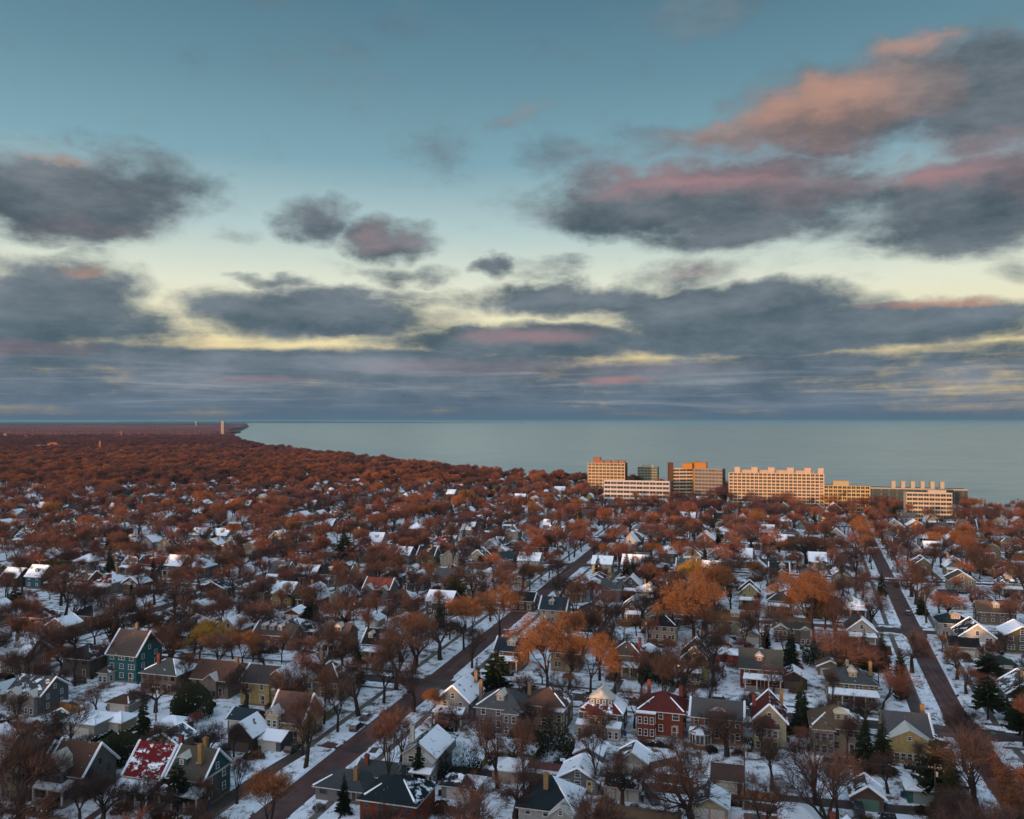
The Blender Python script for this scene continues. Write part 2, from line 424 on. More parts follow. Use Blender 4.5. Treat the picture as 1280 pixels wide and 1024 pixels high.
# ------------------------------------------------------------------ mesh building
class MB:
    def __init__(self): self.v, self.f, self.m = [], [], []
    def face(self, pts, m=0):
        i = len(self.v); self.v.extend(tuple(p) for p in pts)
        self.f.append(tuple(range(i, i + len(pts)))); self.m.append(m)
    def box(self, x0, x1, y0, y1, z0, z1, m=0, top=None):
        i = len(self.v)
        self.v += [(x0, y0, z0), (x1, y0, z0), (x1, y1, z0), (x0, y1, z0), (x0, y0, z1), (x1, y0, z1), (x1, y1, z1), (x0, y1, z1)]
        for q, t in (((0, 1, 5, 4), 0), ((1, 2, 6, 5), 0), ((2, 3, 7, 6), 0), ((3, 0, 4, 7), 0), ((4, 5, 6, 7), 1), ((3, 2, 1, 0), 0)):
            self.f.append(tuple(i + k for k in q)); self.m.append(top if (t and top is not None) else m)
    def bar(self, a, b, r, m=0, r2=None, n=4):
        a, b = Vector(a), Vector(b); d = (b - a).normalized()
        u = d.orthogonal().normalized(); w = d.cross(u); r2 = r if r2 is None else r2
        i = len(self.v)
        for c, rr in ((a, r), (b, r2)):
            for k in range(n):
                t = 2 * math.pi * k / n + math.pi / 4
                self.v.append(tuple(c + u * (math.cos(t) * rr) + w * (math.sin(t) * rr)))
        for k in range(n):
            self.f.append((i + k, i + (k + 1) % n, i + n + (k + 1) % n, i + n + k)); self.m.append(m)
        self.f.append(tuple(i + n + k for k in range(n))); self.m.append(m)
    def prism(self, pts, z0, z1, m=0, top=None):
        n = len(pts); i = len(self.v)
        self.v += [(p[0], p[1], z0) for p in pts] + [(p[0], p[1], z1) for p in pts]
        for k in range(n):
            self.f.append((i + k, i + (k + 1) % n, i + n + (k + 1) % n, i + n + k)); self.m.append(m)
        self.f.append(tuple(range(i + n, i + 2 * n))); self.m.append(m if top is None else top)
        self.f.append(tuple(range(i + n - 1, i - 1, -1))); self.m.append(m)
    def slab(self, a, b, c, d, th, m=0, side=None):
        """four roof corners (counter-clockwise seen from above) given thickness downwards"""
        i = len(self.v); side = m if side is None else side
        self.v += [tuple(p) for p in (a, b, c, d)] + [(p[0], p[1], p[2] - th) for p in (a, b, c, d)]
        self.f.append((i, i + 1, i + 2, i + 3)); self.m.append(m)
        self.f.append((i + 7, i + 6, i + 5, i + 4)); self.m.append(side)
        for k in range(4):
            j = (k + 1) % 4
            self.f.append((i + k, i + 4 + k, i + 4 + j, i + j)); self.m.append(side)
    def mesh(self, name, mats, smooth=False):
        me = bpy.data.meshes.new(name); me.from_pydata(self.v, [], self.f)
        for k in mats: me.materials.append(M[k])
        if len(mats) > 1: me.polygons.foreach_set('material_index', self.m)
        if smooth: me.polygons.foreach_set('use_smooth', [True] * len(me.polygons))
        me.update(); return me

def link(name, data, parent=None, loc=(0, 0, 0), rz=0.0, color=None, scale=None):
    o = bpy.data.objects.new(name, data); COL.objects.link(o)
    if parent is not None: o.parent = parent
    o.location = loc; o.rotation_euler = (0, 0, rz)
    if color is not None: o.color = tuple(color[:3]) + (1,)
    if scale is not None: o.scale = scale if not isinstance(scale, (int, float)) else (scale,) * 3
    return o

def thing(name, label, cat, loc=(0, 0, 0), rz=0.0, group=None, data=None, color=None, scale=None):
    o = link(name, data, None, loc, rz, color, scale)
    o['label'] = label; o['category'] = cat
    if group: o['group'] = group
    return o

def struct(name, mb, mats, smooth=False):
    o = link(name, mb.mesh(name, mats, smooth)); o['kind'] = 'structure'; return o

# ------------------------------------------------------------------ street grid
TH = R(16.0)
VX, VY = math.cos(TH), -math.sin(TH)      # along the cross streets, to the right
UX, UY = math.sin(TH), math.cos(TH)       # along the long avenues, away from the camera
OX, OY = -23.0, 240.0                     # first crossing on the brick avenue
def GW(s, t): return (OX + s * VX + t * UX, OY + s * VY + t * UY)
def WG(x, y):
    dx, dy = x - OX, y - OY
    return dx * VX + dy * VY, dx * UX + dy * UY
def G(px, py, z=0.0):
    """where the line of sight through a photograph pixel meets height z"""
    d = px_dir(px, py); k = (z - CAM_H) / d.z
    return d.x * k, d.y * k
def proj(x, y, z):
    """world point to photograph pixel"""
    c, s = math.cos(PITCH), math.sin(PITCH)
    zz = z - CAM_H
    yc = y * c + zz * s; zc = -y * s + zz * c
    if yc <= 1: return None
    return 640 + x / yc * FPX, 512 - zc / yc * FPX
GR = -TH      # rotation of things square to the grid

# ------------------------------------------------------------------ land, lake, streets
SHORE = [(-60000, 90000), (-9500, 30000), (-3950, 12600), (-1750, 5250), (-1245, 3760), (-935, 2880), (-650, 2190), (-398, 1715), (-228, 1445),
         (-98, 1225), (0, 1040), (84, 1000), (170, 905), (285, 815), (360, 735), (392, 688), (425, 632), (500, 560), (800, 380), (1500, -200), (3000, -2500)]
LAKE_Z = -15.0
def shore_x(y):
    """x of the shoreline at distance y"""
    for (x1, y1), (x0, y0) in zip(SHORE, SHORE[1:]):
        if y0 <= y <= y1: return x0 + (x1 - x0) * (y - y0) / (y1 - y0)
    return 3000
def on_land(x, y, m=0): return x < shore_x(y) - m

mb = MB()
ring = [(-60000, -2500)] + [(x, y) for x, y in reversed(SHORE)]
mb.face([(x, y, 0) for x, y in ring])
struct('ground', mb, ['snowy_land'])
mb = MB(); ring = [(x, y) for x, y in SHORE if y > 2900]; ring = ring + [(shore_x(3300), 3300), (-40000, 3300)] if ring[-1][1] > 3300 else ring
mb.face([(x, y, .5) for x, y in reversed(ring)])
struct('far_land', mb, ['woodland_canopy'])
mb = MB()
random.seed(3)
pts = []
for (x1, y1), (x0, y0) in zip(SHORE, SHORE[1:]):
    n = max(1, int(math.hypot(x1 - x0, y1 - y0) / 60)) if y1 < 6000 else 1
    for k in range(n): pts.append((x1 + (x0 - x1) * k / n, y1 + (y0 - y1) * k / n))
pts.append(SHORE[-1])
for (ax, ay), (bx, by) in zip(pts, pts[1:]):
    j = 9
    mb.face([(ax, ay, 0), (bx, by, 0), (bx + j, by + j, LAKE_Z - 1), (ax + j, ay + j, LAKE_Z - 1)])
struct('lake_bluff', mb, ['ground_soil'])
mb = MB()
mb.face([(-90000, 300, LAKE_Z), (90000, 300, LAKE_Z), (90000, 120000, LAKE_Z), (-90000, 120000, LAKE_Z)])
mb.face([(200, -6000, LAKE_Z), (90000, -6000, LAKE_Z), (90000, 300, LAKE_Z), (200, 300, LAKE_Z)])
struct('lake', mb, ['lake_water'])
# the far coast beyond the bay
mb = MB(); random.seed(9)
xs = [-16000 + i * 350 for i in range(48)]
for i in range(47):
    y = 33000 + abs(xs[i]) * .05
    h0 = 62 * max(0.12, min(1, (300 - xs[i]) / 9000)); h1 = 62 * max(0.12, min(1, (300 - xs[i + 1]) / 9000))
    mb.face([(xs[i], y, LAKE_Z), (xs[i + 1], y, LAKE_Z), (xs[i + 1], y + 300, LAKE_Z + h1 + 10 * random.random()), (xs[i], y + 300, LAKE_Z + h0)])
    mb.face([(xs[i], y + 300, LAKE_Z + h0), (xs[i + 1], y + 300, LAKE_Z + h1), (xs[i + 1], y + 3000, LAKE_Z), (xs[i], y + 3000, LAKE_Z)])
struct('far_coast', mb, ['woodland_canopy'])

# streets: s = offset of the long avenues, half width, material
AVES = [(-552, 4.0), (-414, 4.0), (-276, 4.0), (-140, 3.6), (0, 3.8), (137.5, 3.5), (276, 3.8), (414, 3.8)]
CROSS = [(-206, 3.6), (-103, 3.6), (0.5, 3.6), (103, 3.6), (206, 3.6), (309, 3.6), (412, 3.6), (515, 3.6), (618, 3.6), (721, 3.6)]
T0, T1 = -260, 900
def ave_bend(t):
    """the right-hand avenue leans a little further right than the grid"""
    return 0.065 * max(0.0, t - 20) - 0.03 * max(0, -t) * 0.0
def strip(mb, a, b, w, z, m=0, n=1):
    for k in range(n):
        p = [a[0] + (b[0] - a[0]) * k / n, a[1] + (b[1] - a[1]) * k / n]; q = [a[0] + (b[0] - a[0]) * (k + 1) / n, a[1] + (b[1] - a[1]) * (k + 1) / n]
        dx, dy = q[0] - p[0], q[1] - p[1]; L = math.hypot(dx, dy); nx, ny = -dy / L * w, dx / L * w
        mb.face([(p[0] - nx, p[1] - ny, z), (q[0] - nx, q[1] - ny, z), (q[0] + nx, q[1] + ny, z), (p[0] + nx, p[1] + ny, z)], m)
def sb(i, t): return AVES[i][0] + (ave_bend(t) if i >= 5 else 0)
for i, (s, hw) in enumerate(AVES):
    mb = MB()
    ts = [T0, 20, T1]
    for ta, tb in zip(ts, ts[1:]):
        a, b = GW(sb(i, ta), ta), GW(sb(i, tb), tb)
        if i == 5 and tb == T1: b = GW(sb(i, 640), 640)
        if i >= 6 and tb == T1: b = GW(sb(i, 300), 300)
        strip(mb, a, b, hw + .4, 0.004)
    struct('brick_avenue' if i in (4, 5) else 'avenue', mb, ['brick_paving' if i in (4, 5) else 'asphalt_avenue'])
for k, (t, hw) in enumerate(CROSS):
    mb = MB(); strip(mb, GW(-620, t), GW(min(620, 700 - t * .9), t), hw + .4, 0.008)
    struct('cross_street', mb, ['asphalt_cross'])
# the raised blocks between the streets: lawns under snow, with kerb
for i in range(len(AVES) - 1):
    for k in range(len(CROSS) - 1):
        t0, t1 = CROSS[k][0] + CROSS[k][1], CROSS[k + 1][0] - CROSS[k + 1][1]
        cor = [(sb(i, t0) + AVES[i][1], t0), (sb(i + 1, t0) - AVES[i + 1][1], t0), (sb(i + 1, t1) - AVES[i + 1][1], t1), (sb(i, t1) + AVES[i][1], t1)]
        w = [GW(*c) for c in cor]
        if not all(on_land(x, y, 30) for x, y in w): continue
        # clip the corners for the kerb radius
        r = 4.0; pts = []
        for q in range(4):
            p, a, b = Vector(w[q]), Vector(w[q - 1]), Vector(w[(q + 1) % 4])
            pts += [p + (a - p).normalized() * r, p + ((a - p).normalized() + (b - p).normalized()) * r * .3, p + (b - p).normalized() * r]
        mb = MB(); mb.prism([(p.x, p.y) for p in pts], -.05, .12, 1, 0)
        struct('lawn', mb, ['snowy_lawn', 'walk_concrete'])
# pavements run inside the blocks
mb = MB(); mb2 = MB()
for i, (s, hw) in enumerate(AVES):
    for k in range(len(CROSS) - 1):
        t0, t1 = CROSS[k][0] + CROSS[k][1] + 3.2, CROSS[k + 1][0] - CROSS[k + 1][1] - 3.2
        for sd in (-1, 1):
            off = sd * (hw + (4.6 if not (i == 4 and sd < 0) else 6.4))
            a, b = GW(sb(i, t0) + off, t0), GW(sb(i, t1) + off, t1)
            if on_land(*a, 40) and on_land(*b, 40): strip(mb, a, b, .8, .124)
for k, (t, hw) in enumerate(CROSS):
    for i in range(len(AVES) - 1):
        for sd in (-1, 1):
            tt = t + sd * (hw + 4.2)
            a, b = GW(sb(i, tt) + AVES[i][1] + 2, tt), GW(sb(i + 1, tt) - AVES[i + 1][1] - 2, tt)
            if on_land(*a, 40) and on_land(*b, 40): strip(mb, a, b, .75, .128)
struct('pavement', mb, ['walk_concrete'])

# far woodland: the canopy seen as one rolling sheet beyond the trees one can tell apart
random.seed(21)
def hn(x, y):
    return (math.sin(x * .011 + 1.3 * math.sin(y * .004)) + math.sin(y * .013 + x * .006) + math.sin(x * .031) * math.sin(y * .027)) / 3
mb = MB()
ys = [10500]
while ys[-1] < 60000: ys.append(ys[-1] * 1.03 + 20)
nx = 150; idx = {}
for j, y in enumerate(ys):
    xr = shore_x(y) - 40 - 0.02 * y; xl = -0.9 * y
    for i in range(nx + 1):
        x = xl + (xr - xl) * i / nx
        edge = 1.0 if i < nx and j > 0 else 0.1
        idx[(i, j)] = len(mb.v); mb.v.append((x, y, (11 + 4 * hn(x, y) + random.uniform(-4, 4)) * edge))
for j in range(len(ys) - 1):
    for i in range(nx):
        mb.f.append((idx[(i, j)], idx[(i + 1, j)], idx[(i + 1, j + 1)], idx[(i, j + 1)])); mb.m.append(0)
o = link('far_woodland', mb.mesh('far_woodland', ['woodland_canopy']))
o['kind'] = 'stuff'; o['label'] = 'purple-brown bare woodland running flat to the horizon on the left'; o['category'] = 'woodland'

# ------------------------------------------------------------------ houses
SUNH = (math.sin(SUN_AZ), math.cos(SUN_AZ))
ROOF_MATS = ['shingle_bare', 'shingle_patchy', 'shingle_snow', 'white_trim', 'snow']
def shade_slot(nx, ny, rz, level):
    """slot of a roof plane: slopes turned away from the low sun keep their snow"""
    wx = nx * math.cos(rz) - ny * math.sin(rz); wy = nx * math.sin(rz) + ny * math.cos(rz)
    away = wx * SUNH[0] + wy * SUNH[1] < 0.0
    return {0: (0, 0), 1: (0, 1), 2: (0, 2), 3: (1, 2), 4: (2, 2)}[level][1 if away else 0]

WIN = {}; TRIMC = [(.5, .49, .46)]; WSC = [1.0]
def window_mesh(w, h, kind):
    """casing, sill, meeting rail (frame mesh) and the panes behind them (pane mesh)"""
    key = (round(w, 1), round(h, 1), kind)
    if key not in WIN:
        w, h = key[0], key[1]
        f = MB(); c = .11
        f.box(-w/2, w/2, -.09, 0, h - c, h); f.box(-w/2 - .08, w/2 + .08, -.14, 0, -.06, c * .6)
        f.box(-w/2, -w/2 + c, -.09, 0, c * .6, h - c); f.box(w/2 - c, w/2, -.09, 0, c * .6, h - c)
        if kind != 'fixed': f.box(-w/2 + c, w/2 - c, -.07, -.01, h * .5 - .04, h * .5 + .04)
        n = max(1, int(round(w / 1.1)))
        for k in range(1, n): f.box(-w/2 + w * k / n - .07, -w/2 + w * k / n + .07, -.085, -.005, c * .6, h - c)
        p = MB(); p.box(-w/2 + c, w/2 - c, -.035, -.002, c * .6, h - c)
        WIN[key] = (f.mesh('window', ['paint_own']), p.mesh('pane', ['window_glass']))
    return WIN[key]
WINL = {}
def window_lite(w, h):
    key = (round(w, 1), round(h, 1))
    if key not in WINL:
        f = MB(); w, h = key
        f.box(-w/2, w/2, -.07, 0, 0, h, 0); f.box(-w/2 + .16, w/2 - .16, -.085, -.07, .16, h * .5 - .06, 1); f.box(-w/2 + .16, w/2 - .16, -.085, -.07, h * .5 + .06, h - .16, 1)
        WINL[key] = f.mesh('window', ['paint_own', 'window_glass'])
    return WINL[key]
def add_window(parent, x, y, z, w, h, face='f', kind='sash', lite=False):
    rz = {'f': 0, 'r': R(90), 'b': R(180), 'l': R(-90)}[face]
    if lite: return link('window', window_lite(w, h), parent, (x, y, z), rz, color=TRIMC[0])
    f, p = window_mesh(w, h, kind)
    if w > .8: w = round(w * WSC[0], 1); f, p = window_mesh(w, h, kind)
    o = link('window', f, parent, (x, y, z), rz, color=TRIMC[0])
    link('pane', p, o)
    return o

def roof_mesh(kind, w, d, h, pitch, rz, snow, ov=.55, th=.22, strips=True, y0=0.0):
    """x across the front, y away from it, footprint centred; returns roof mesh, ridge height, snow mesh"""
    mb = MB(); sn = MB()
    X, Y = w/2 + ov, d/2 + ov
    T = .22
    def plane(pts, n):  # n = horizontal direction the plane faces
        mb.face(pts, shade_slot(n[0], n[1], rz, snow))
    ze = h - ov * pitch + .12
    if kind in ('hip', 'pyr'):
        if w >= d: rl = max(0, X - Y) if kind == 'hip' else 0; a, b = (-rl, 0), (rl, 0); run = Y
        else: rl = max(0, Y - X) if kind == 'hip' else 0; a, b = (0, -rl), (0, rl); run = X
        run = min(X, Y); zr = ze + run * pitch
        c = [(-X, -Y, ze), (X, -Y, ze), (X, Y, ze), (-X, Y, ze)]
        A, B = (a[0], a[1], zr), (b[0], b[1], zr)
        if w >= d:
            planes = [([c[0], c[1], B, A], (0, -1)), ([c[1], c[2], B], (1, 0)), ([c[2], c[3], A, B], (0, 1)), ([c[3], c[0], A], (-1, 0))]
        else:
            planes = [([c[0], c[1], A], (0, -1)), ([c[1], c[2], B, A], (1, 0)), ([c[2], c[3], B], (0, 1)), ([c[3], c[0], A, B], (-1, 0))]
        for p, n in planes:
            q = []
            for v in p:
                if not q or (Vector(v) - Vector(q[-1])).length > .01: q.append(v)
            plane(q, n)
        lo = [(v[0], v[1], ze - th) for v in c]
        for k in range(4): mb.face([c[k], lo[k], lo[(k + 1) % 4], c[(k + 1) % 4]][::1], 3)
        mb.face(lo[::-1], 3)
        if strips:
            for p in ((c[1], B), (c[0], A)):
                if random.random() < .6:
                    a_, b_ = Vector(p[0]), Vector(p[1]); s = random.uniform(0, .2); e = random.uniform(.6, .95)
                    sn.bar(a_.lerp(b_, s) + Vector((.12, 0, .02)), a_.lerp(b_, e) + Vector((.12, 0, .02)), .24, r2=.14)
    elif kind in ('gs', 'gf', 'gamb'):
        # gs: ridge runs along x ; gf: ridge runs along y (gable faces the front)
        L, run = (X, Y) if kind == 'gs' else (Y, X)
        def P(along, across, z): return (along, across, z) if kind == 'gs' else (across, along, z)
        prof = [(-run, ze), (0, ze + run * pitch), (run, ze)]
        if kind == 'gamb': prof = [(-run, ze), (-run * .55, ze + run * .85), (0, ze + run * 1.15), (run * .55, ze + run * .85), (run, ze)]
        zr = max(p[1] for p in prof)
        for (c0, z0), (c1, z1) in zip(prof, prof[1:]):
            sgn = -1 if c1 <= 0.001 else 1
            n = (0, sgn) if kind == 'gs' else (sgn, 0)
            slot = shade_slot(n[0], n[1], rz, snow)
            a, b, c_, d_ = P(-L, c0, z0), P(L, c0, z0), P(L, c1, z1), P(-L, c1, z1)
            if kind != 'gs': a, b, c_, d_ = b, a, d_, c_
            mb.slab(a, b, c_, d_, th, slot, 3)
        if strips and random.random() < .8:
            e = L - .16
            for sg in ((-1, 1) if random.random() < .5 else (random.choice((-1, 1)),)):
                for (c0, z0), (c1, z1) in ((prof[0], prof[len(prof)//2]), (prof[-1], prof[len(prof)//2])):
                    if kind == 'gamb': continue
                    sn.bar(P(sg * e, c0, z0 + .03), P(sg * e, c1, z1 + .03), .26)
    return mb, zr, sn, ze

def gable_wall(mb, w, d, h, kind, pitch, m=0, ov=.55):
    x, y = w/2, d/2
    if kind == 'gf':
        z = h + x * pitch - .05
        for yy, s in ((-y, 1), (y, -1)):
            p = [(-x, yy, h), (x, yy, h), (0, yy, z)]; mb.face(p if s > 0 else p[::-1], m)
    elif kind == 'gs':
        z = h + y * pitch - .05
        for xx, s in ((x, 1), (-x, -1)):
            p = [(xx, -y, h), (xx, y, h), (xx, 0, z)]; mb.face(p if s > 0 else p[::-1], m)
    elif kind == 'gamb':
        run = x; zz = [(-x, h), (x, h), (x * .55, h + run * .85), (0, h + run * 1.15 - .1), (-x * .55, h + run * .85)]
        for yy, s in ((-y, 1), (y, -1)):
            p = [(a, yy, b) for a, b in zz]; mb.face(p if s > 0 else p[::-1], m)

HOUSES = []     # (x, y, radius, short name) of everything trees must keep off
def make_house(x, y, w, d, h, roof, pitch=.6, wall=(.4, .38, .33), roofc=(.06, .06, .065), label='', short='', rz=None, wallm='siding',
               snow=1, porch=None, dormers=(), chim=(), bays=(), rows=2, cols=None, lite=False, cat='house', name='house', group=None,
               garage=False, gcols=1, door=None, upper=None, trimband=False, sidewin=True, ov=.55, frontz=True):
    rz = GR if rz is None else rz
    TRIMC[0] = random.choice([(.5, .49, .46), (.46, .44, .38), (.5, .49, .46), (.34, .30, .24), (.10, .08, .07), (.22, .22, .22)]) if 'white' not in label else (.52, .51, .48)
    WSC[0] = random.choice([1.0, .85, 1.1])
    root = thing(name, label, cat, (x, y, .12), rz, group)
    HOUSES.append((x, y, w, d, rz, short))
    # walls on a stone foundation
    mb = MB(); fh = 0.0 if garage else .55
    if fh: mb.box(-w/2 + .04, w/2 - .04, -d/2 + .04, d/2 - .04, -.3, fh, 1)
    mb.box(-w/2, w/2, -d/2, d/2, fh if fh else -.1, h, 0)
    gable_wall(mb, w, d, h, roof, pitch)
    if upper:   # upper floor in another finish stands a little proud
        mb.box(-w/2 - .03, w/2 + .03, -d/2 - .03, d/2 + .03, h * .52, h - .01, 2)
    wl = link('wall', mb.mesh('wall', [wallm, 'stone_base', 'white_trim']), root, color=wall)
    if trimband:
        t = MB()
        t.box(-w/2 - .10, w/2 + .10, -d/2 - .10, -d/2, h - .55, h - .15); t.box(-w/2 - .10, w/2 + .10, d/2, d/2 + .10, h - .55, h - .15)
        for sx in (-1, 1): t.box(sx * w/2 - (.1 if sx < 0 else 0), sx * w/2 + (.1 if sx > 0 else 0), -d/2, d/2, h - .55, h - .15)
        link('cornice', t.mesh('cornice', ['white_trim']), root)
    rm, zr, sn, ze = roof_mesh(roof, w, d, h, pitch, rz, snow, ov=ov, strips=not lite or random.random() < .5)
    ro = link('roof', rm.mesh('roof', ROOF_MATS), root, color=roofc)
    if sn.v:
        for q0 in range(0, len(sn.v), 8):
            one = MB(); one.v = sn.v[q0:q0 + 8]; one.f = [tuple(i - q0 for i in f) for f in sn.f if q0 <= f[0] < q0 + 8]; one.m = [0] * len(one.f)
            link('snow_drift', one.mesh('snow_drift', ['snow']), ro)
    for cx, cy, ch, cc in chim:
        c = MB(); c.box(-.42, .42, -.38, .38, 0, ch - .2); c.box(-.5, .5, -.46, .46, ch - .2, ch); c.box(-.3, -.06, -.14, .14, ch, ch + .3); c.box(.06, .3, -.14, .14, ch, ch + .3)
        link('chimney', c.mesh('chimney', ['chimney_masonry']), ro, (cx, cy, zr - ch * .55 if abs(cx) < w/2 - .6 else h * .3 if False else zr - ch + 1.0), color=cc)
    fz = fh + .1
    if garage:
        n = gcols; gw = min(2.6 if n > 1 or w < 5 else w * .7, (w - .6) / n)
        for k in range(n):
            cx = (k - (n - 1)/2) * (gw + .35)
            dmb = MB(); dh = min(2.2, h - .35)
            dmb.box(-gw/2, gw/2, -.10, 0, 0, dh, 0)
            for r in range(4): dmb.box(-gw/2 + .08, gw/2 - .08, -.14, -.10, dh * r/4 + .06, dh * (r + 1)/4 - .06, 0)
            link('garage_door', dmb.mesh('garage_door', ['paint_own']), root, (cx, -d/2, 0), color=door or (.45, .43, .38))
        return root
    # windows by storey
    storey = (h - fz) / rows
    wh = min(1.65, storey * .56)
    cols = cols or max(2, int(w / 3.0))
    pz = {}
    for r in range(rows):
        z = fz + r * storey + storey * .30
        for c in range(cols):
            cx = -w/2 + w * (c + .5) / cols
            ww = 1.25 if (c + r) % 3 else 1.9
            if lite: ww = 1.2
            if any(b[0] - .3 < cx < b[1] + .3 and z < b[3] for b in bays): continue
            if porch and r == 0 and porch[0] < cx < porch[1] and c == cols // 2: continue
            add_window(root, cx, -d/2 - (.03 if upper and r else 0), z, ww, wh, 'f', lite=lite)
        if sidewin:
            for c in range(2 if d > 8 else 1):
                cy = -d/2 + d * (c + .5) / (2 if d > 8 else 1)
                for fc, sx in (('r', 1), ('l', -1)):
                    if lite and fc == ('l' if x > 0 else 'r') and False: continue
                    if lite and c: continue
                    # only flanks seen from the photograph's side of the street
                    if lite and ((x < 20) == (fc == 'l')): continue
                    add_window(root, sx * (w/2 + (.03 if upper and r else 0)), cy, z, 1.0, wh, fc, lite=lite)
    if roof == 'gf' and w > 5: add_window(root, 0, -d/2, h + .35, 1.1, min(1.4, w/2 * pitch * .5), 'f', lite=lite)
    if roof == 'gamb': add_window(root, 0, -d/2, h + .5, 1.8, 1.4, 'f', lite=lite)
    if roof == 'gs' and not lite and d > 5:
        for fc, sx in (('r', 1), ('l', -1)): add_window(root, sx * w/2, 0, h + .4, .9, 1.2, fc)
    # entrance
    if not lite:
        dm = MB(); dm.box(-.62, .62, -.07, 0, 0, 2.25, 0); dm.box(-.46, .46, -.11, -.07, .05, 2.1, 1); dm.box(-.25, .25, -.125, -.11, 1.3, 1.9, 2)
        dx = (porch[0] + porch[1]) / 2 if porch else w * .3
        if not any(b[0] - .6 < dx < b[1] + .6 for b in bays):
            dd = link('door', dm.mesh('door', ['white_trim', 'paint_own', 'window_glass']), root, (dx, -d/2, fz), color=door or (.10, .05, .04))
            kn = MB(); kn.box(.3, .4, -.18, -.11, .95, 1.05); link('handle', kn.mesh('handle', ['dark_trim']), dd)
    # porch across part of the front
    if porch:
        x0, x1, pd = porch[:3]; ps = porch[3] if len(porch) > 3 else 4; pk = porch[4] if len(porch) > 4 else 'shed'
        ph = 3.0 if rows > 1 else h - .2
        p = MB(); yf = -d/2
        p.box(x0, x1, yf - pd, yf - .002, -.1, fz - .02, 0)
        po = link('porch', p.mesh('porch', ['stone_base']), root)
        slot = {0: 0, 1: 1, 4: 2}.get(ps, 2)
        q = MB()
        if pk == 'gable':
            cx = (x0 + x1)/2; hw = (x1 - x0)/2 + .4; zz = ph + fz
            q.slab((x0 - .4, yf - pd - .4, zz), (cx, yf - pd - .4, zz + hw * .42), (cx, yf, zz + hw * .42), (x0 - .4, yf, zz), -.18, slot, 3)
            q.slab((cx, yf - pd - .4, zz + hw * .42), (x1 + .4, yf - pd - .4, zz), (x1 + .4, yf, zz), (cx, yf, zz + hw * .42), -.18, slot, 3)
            q.face([(x0, yf - pd, zz), (x1, yf - pd, zz), (cx, yf - pd, zz + hw * .38)], 3)
        else:
            rise = .75
            a, b = (x0 - .4, yf - pd - .4, ph + fz), (x1 + .4, yf - pd - .4, ph + fz)
            c_, d_ = (x1 + .1, yf - .01, ph + fz + rise), (x0 - .1, yf - .01, ph + fz + rise)
            q.face([a, b, c_, d_], slot)
            a2, b2, c2, d2 = [(v[0], v[1], ph + fz - .22) for v in (a, b, c_, d_)]
            q.face([a, a2, b2, b], 3); q.face([b, b2, c2, c_], 3); q.face([a, d_, d2, a2], 3); q.face([a2, d2, c2, b2], 3)
        link('porch_roof', q.mesh('porch_roof', ROOF_MATS), po, color=roofc)
        n = max(2, int((x1 - x0) / 2.6) + 1)
        cm = MB(); cm.box(-.15, .15, -.15, .15, 0, ph - .22)
        cmesh = cm.mesh('column', ['white_trim'])
        for k in range(n): link('column', cmesh, po, (x0 + .25 + (x1 - x0 - .5) * k / (n - 1), yf - pd + .25, fz - .02))
        if not lite:
            r_ = MB()
            for k in range(n - 1):
                if k == (n - 1) // 2: continue
                xa = x0 + .4 + (x1 - x0 - .5) * k / (n - 1); xb = x0 + .1 + (x1 - x0 - .5) * (k + 1) / (n - 1)
                r_.box(xa, xb, yf - pd + .2, yf - pd + .28, fz + .75, fz + .84)
                for j in range(int((xb - xa) / .3)): r_.box(xa + .1 + j * .3, xa + .16 + j * .3, yf - pd + .21, yf - pd + .27, fz, fz + .75)
            if r_.v: link('railing', r_.mesh('railing', ['white_trim']), po)
            st = MB()
            for k in range(3): st.box(-.9, .9, -.3 * (k + 1), -.3 * k, -.1, fz - .17 * (k + 1))
            link('steps', st.mesh('steps', ['stone_base']), po, ((x0 + x1)/2, yf - pd, 0))
    # projecting bays and sunrooms: (x0, x1, depth, height, roof kind, colour or None)
    for b in bays:
        x0, x1, bd, bh, bk = b[:5]; bc = b[5] if len(b) > 5 and b[5] else wall; bm = b[6] if len(b) > 6 else wallm
        yf = -d/2; W = x1 - x0; cx = (x0 + x1)/2
        m_ = MB()
        if bk == 'octagon':
            k_ = .29 * W
            ring = [(x0, yf + .1), (x0, yf - bd + k_), (x0 + k_, yf - bd), (x1 - k_, yf - bd), (x1, yf - bd + k_), (x1, yf + .1)]
            m_.prism(ring, 0, 1.0, 1); m_.prism(ring, 1.0, bh, 0)
            bo = link('conservatory', m_.mesh('conservatory', ['white_trim', 'brick']), root, color=wall)
            r_ = MB(); ap = (cx, yf - bd * .45, bh + 1.5)
            R2 = [(cx + (p[0] - cx) * 1.12, yf + (p[1] - yf) * 1.1, bh) for p in ring]
            for k in range(5): r_.face([R2[k + 1], R2[k], ap][::-1], 2 if k % 2 == 0 else 1)
            r_.face([R2[0], R2[5], ap], 2)
            r_.prism([(p[0], p[1]) for p in R2], bh - .2, bh - .01, 3)
            link('bay_roof', r_.mesh('bay_roof', ROOF_MATS), bo, color=roofc)
            for k in range(5):
                a, bb = Vector((*ring[k], 0)), Vector((*ring[k + 1], 0)); mid = (a + bb)/2; L = (bb - a).length
                ang = math.atan2((bb - a).y, (bb - a).x)
                nn = max(1, int(L / 1.0))
                for j in range(nn):
                    pt = a.lerp(bb, (j + .5)/nn); f, p = window_mesh(round(L / nn - .1, 1), bh - 1.35, 'fixed')
                    wo = link('window', f, root, (pt.x, pt.y, 1.15), ang, color=TRIMC[0]); link('pane', p, wo)
            continue
        m_.box(x0, x1, yf - bd, yf + .05, -.2, bh, 0)
        if bk == 'gable': m_.face([(x0, yf - bd, bh), (x1, yf - bd, bh), (cx, yf - bd, bh + W/2 * pitch)], 0)
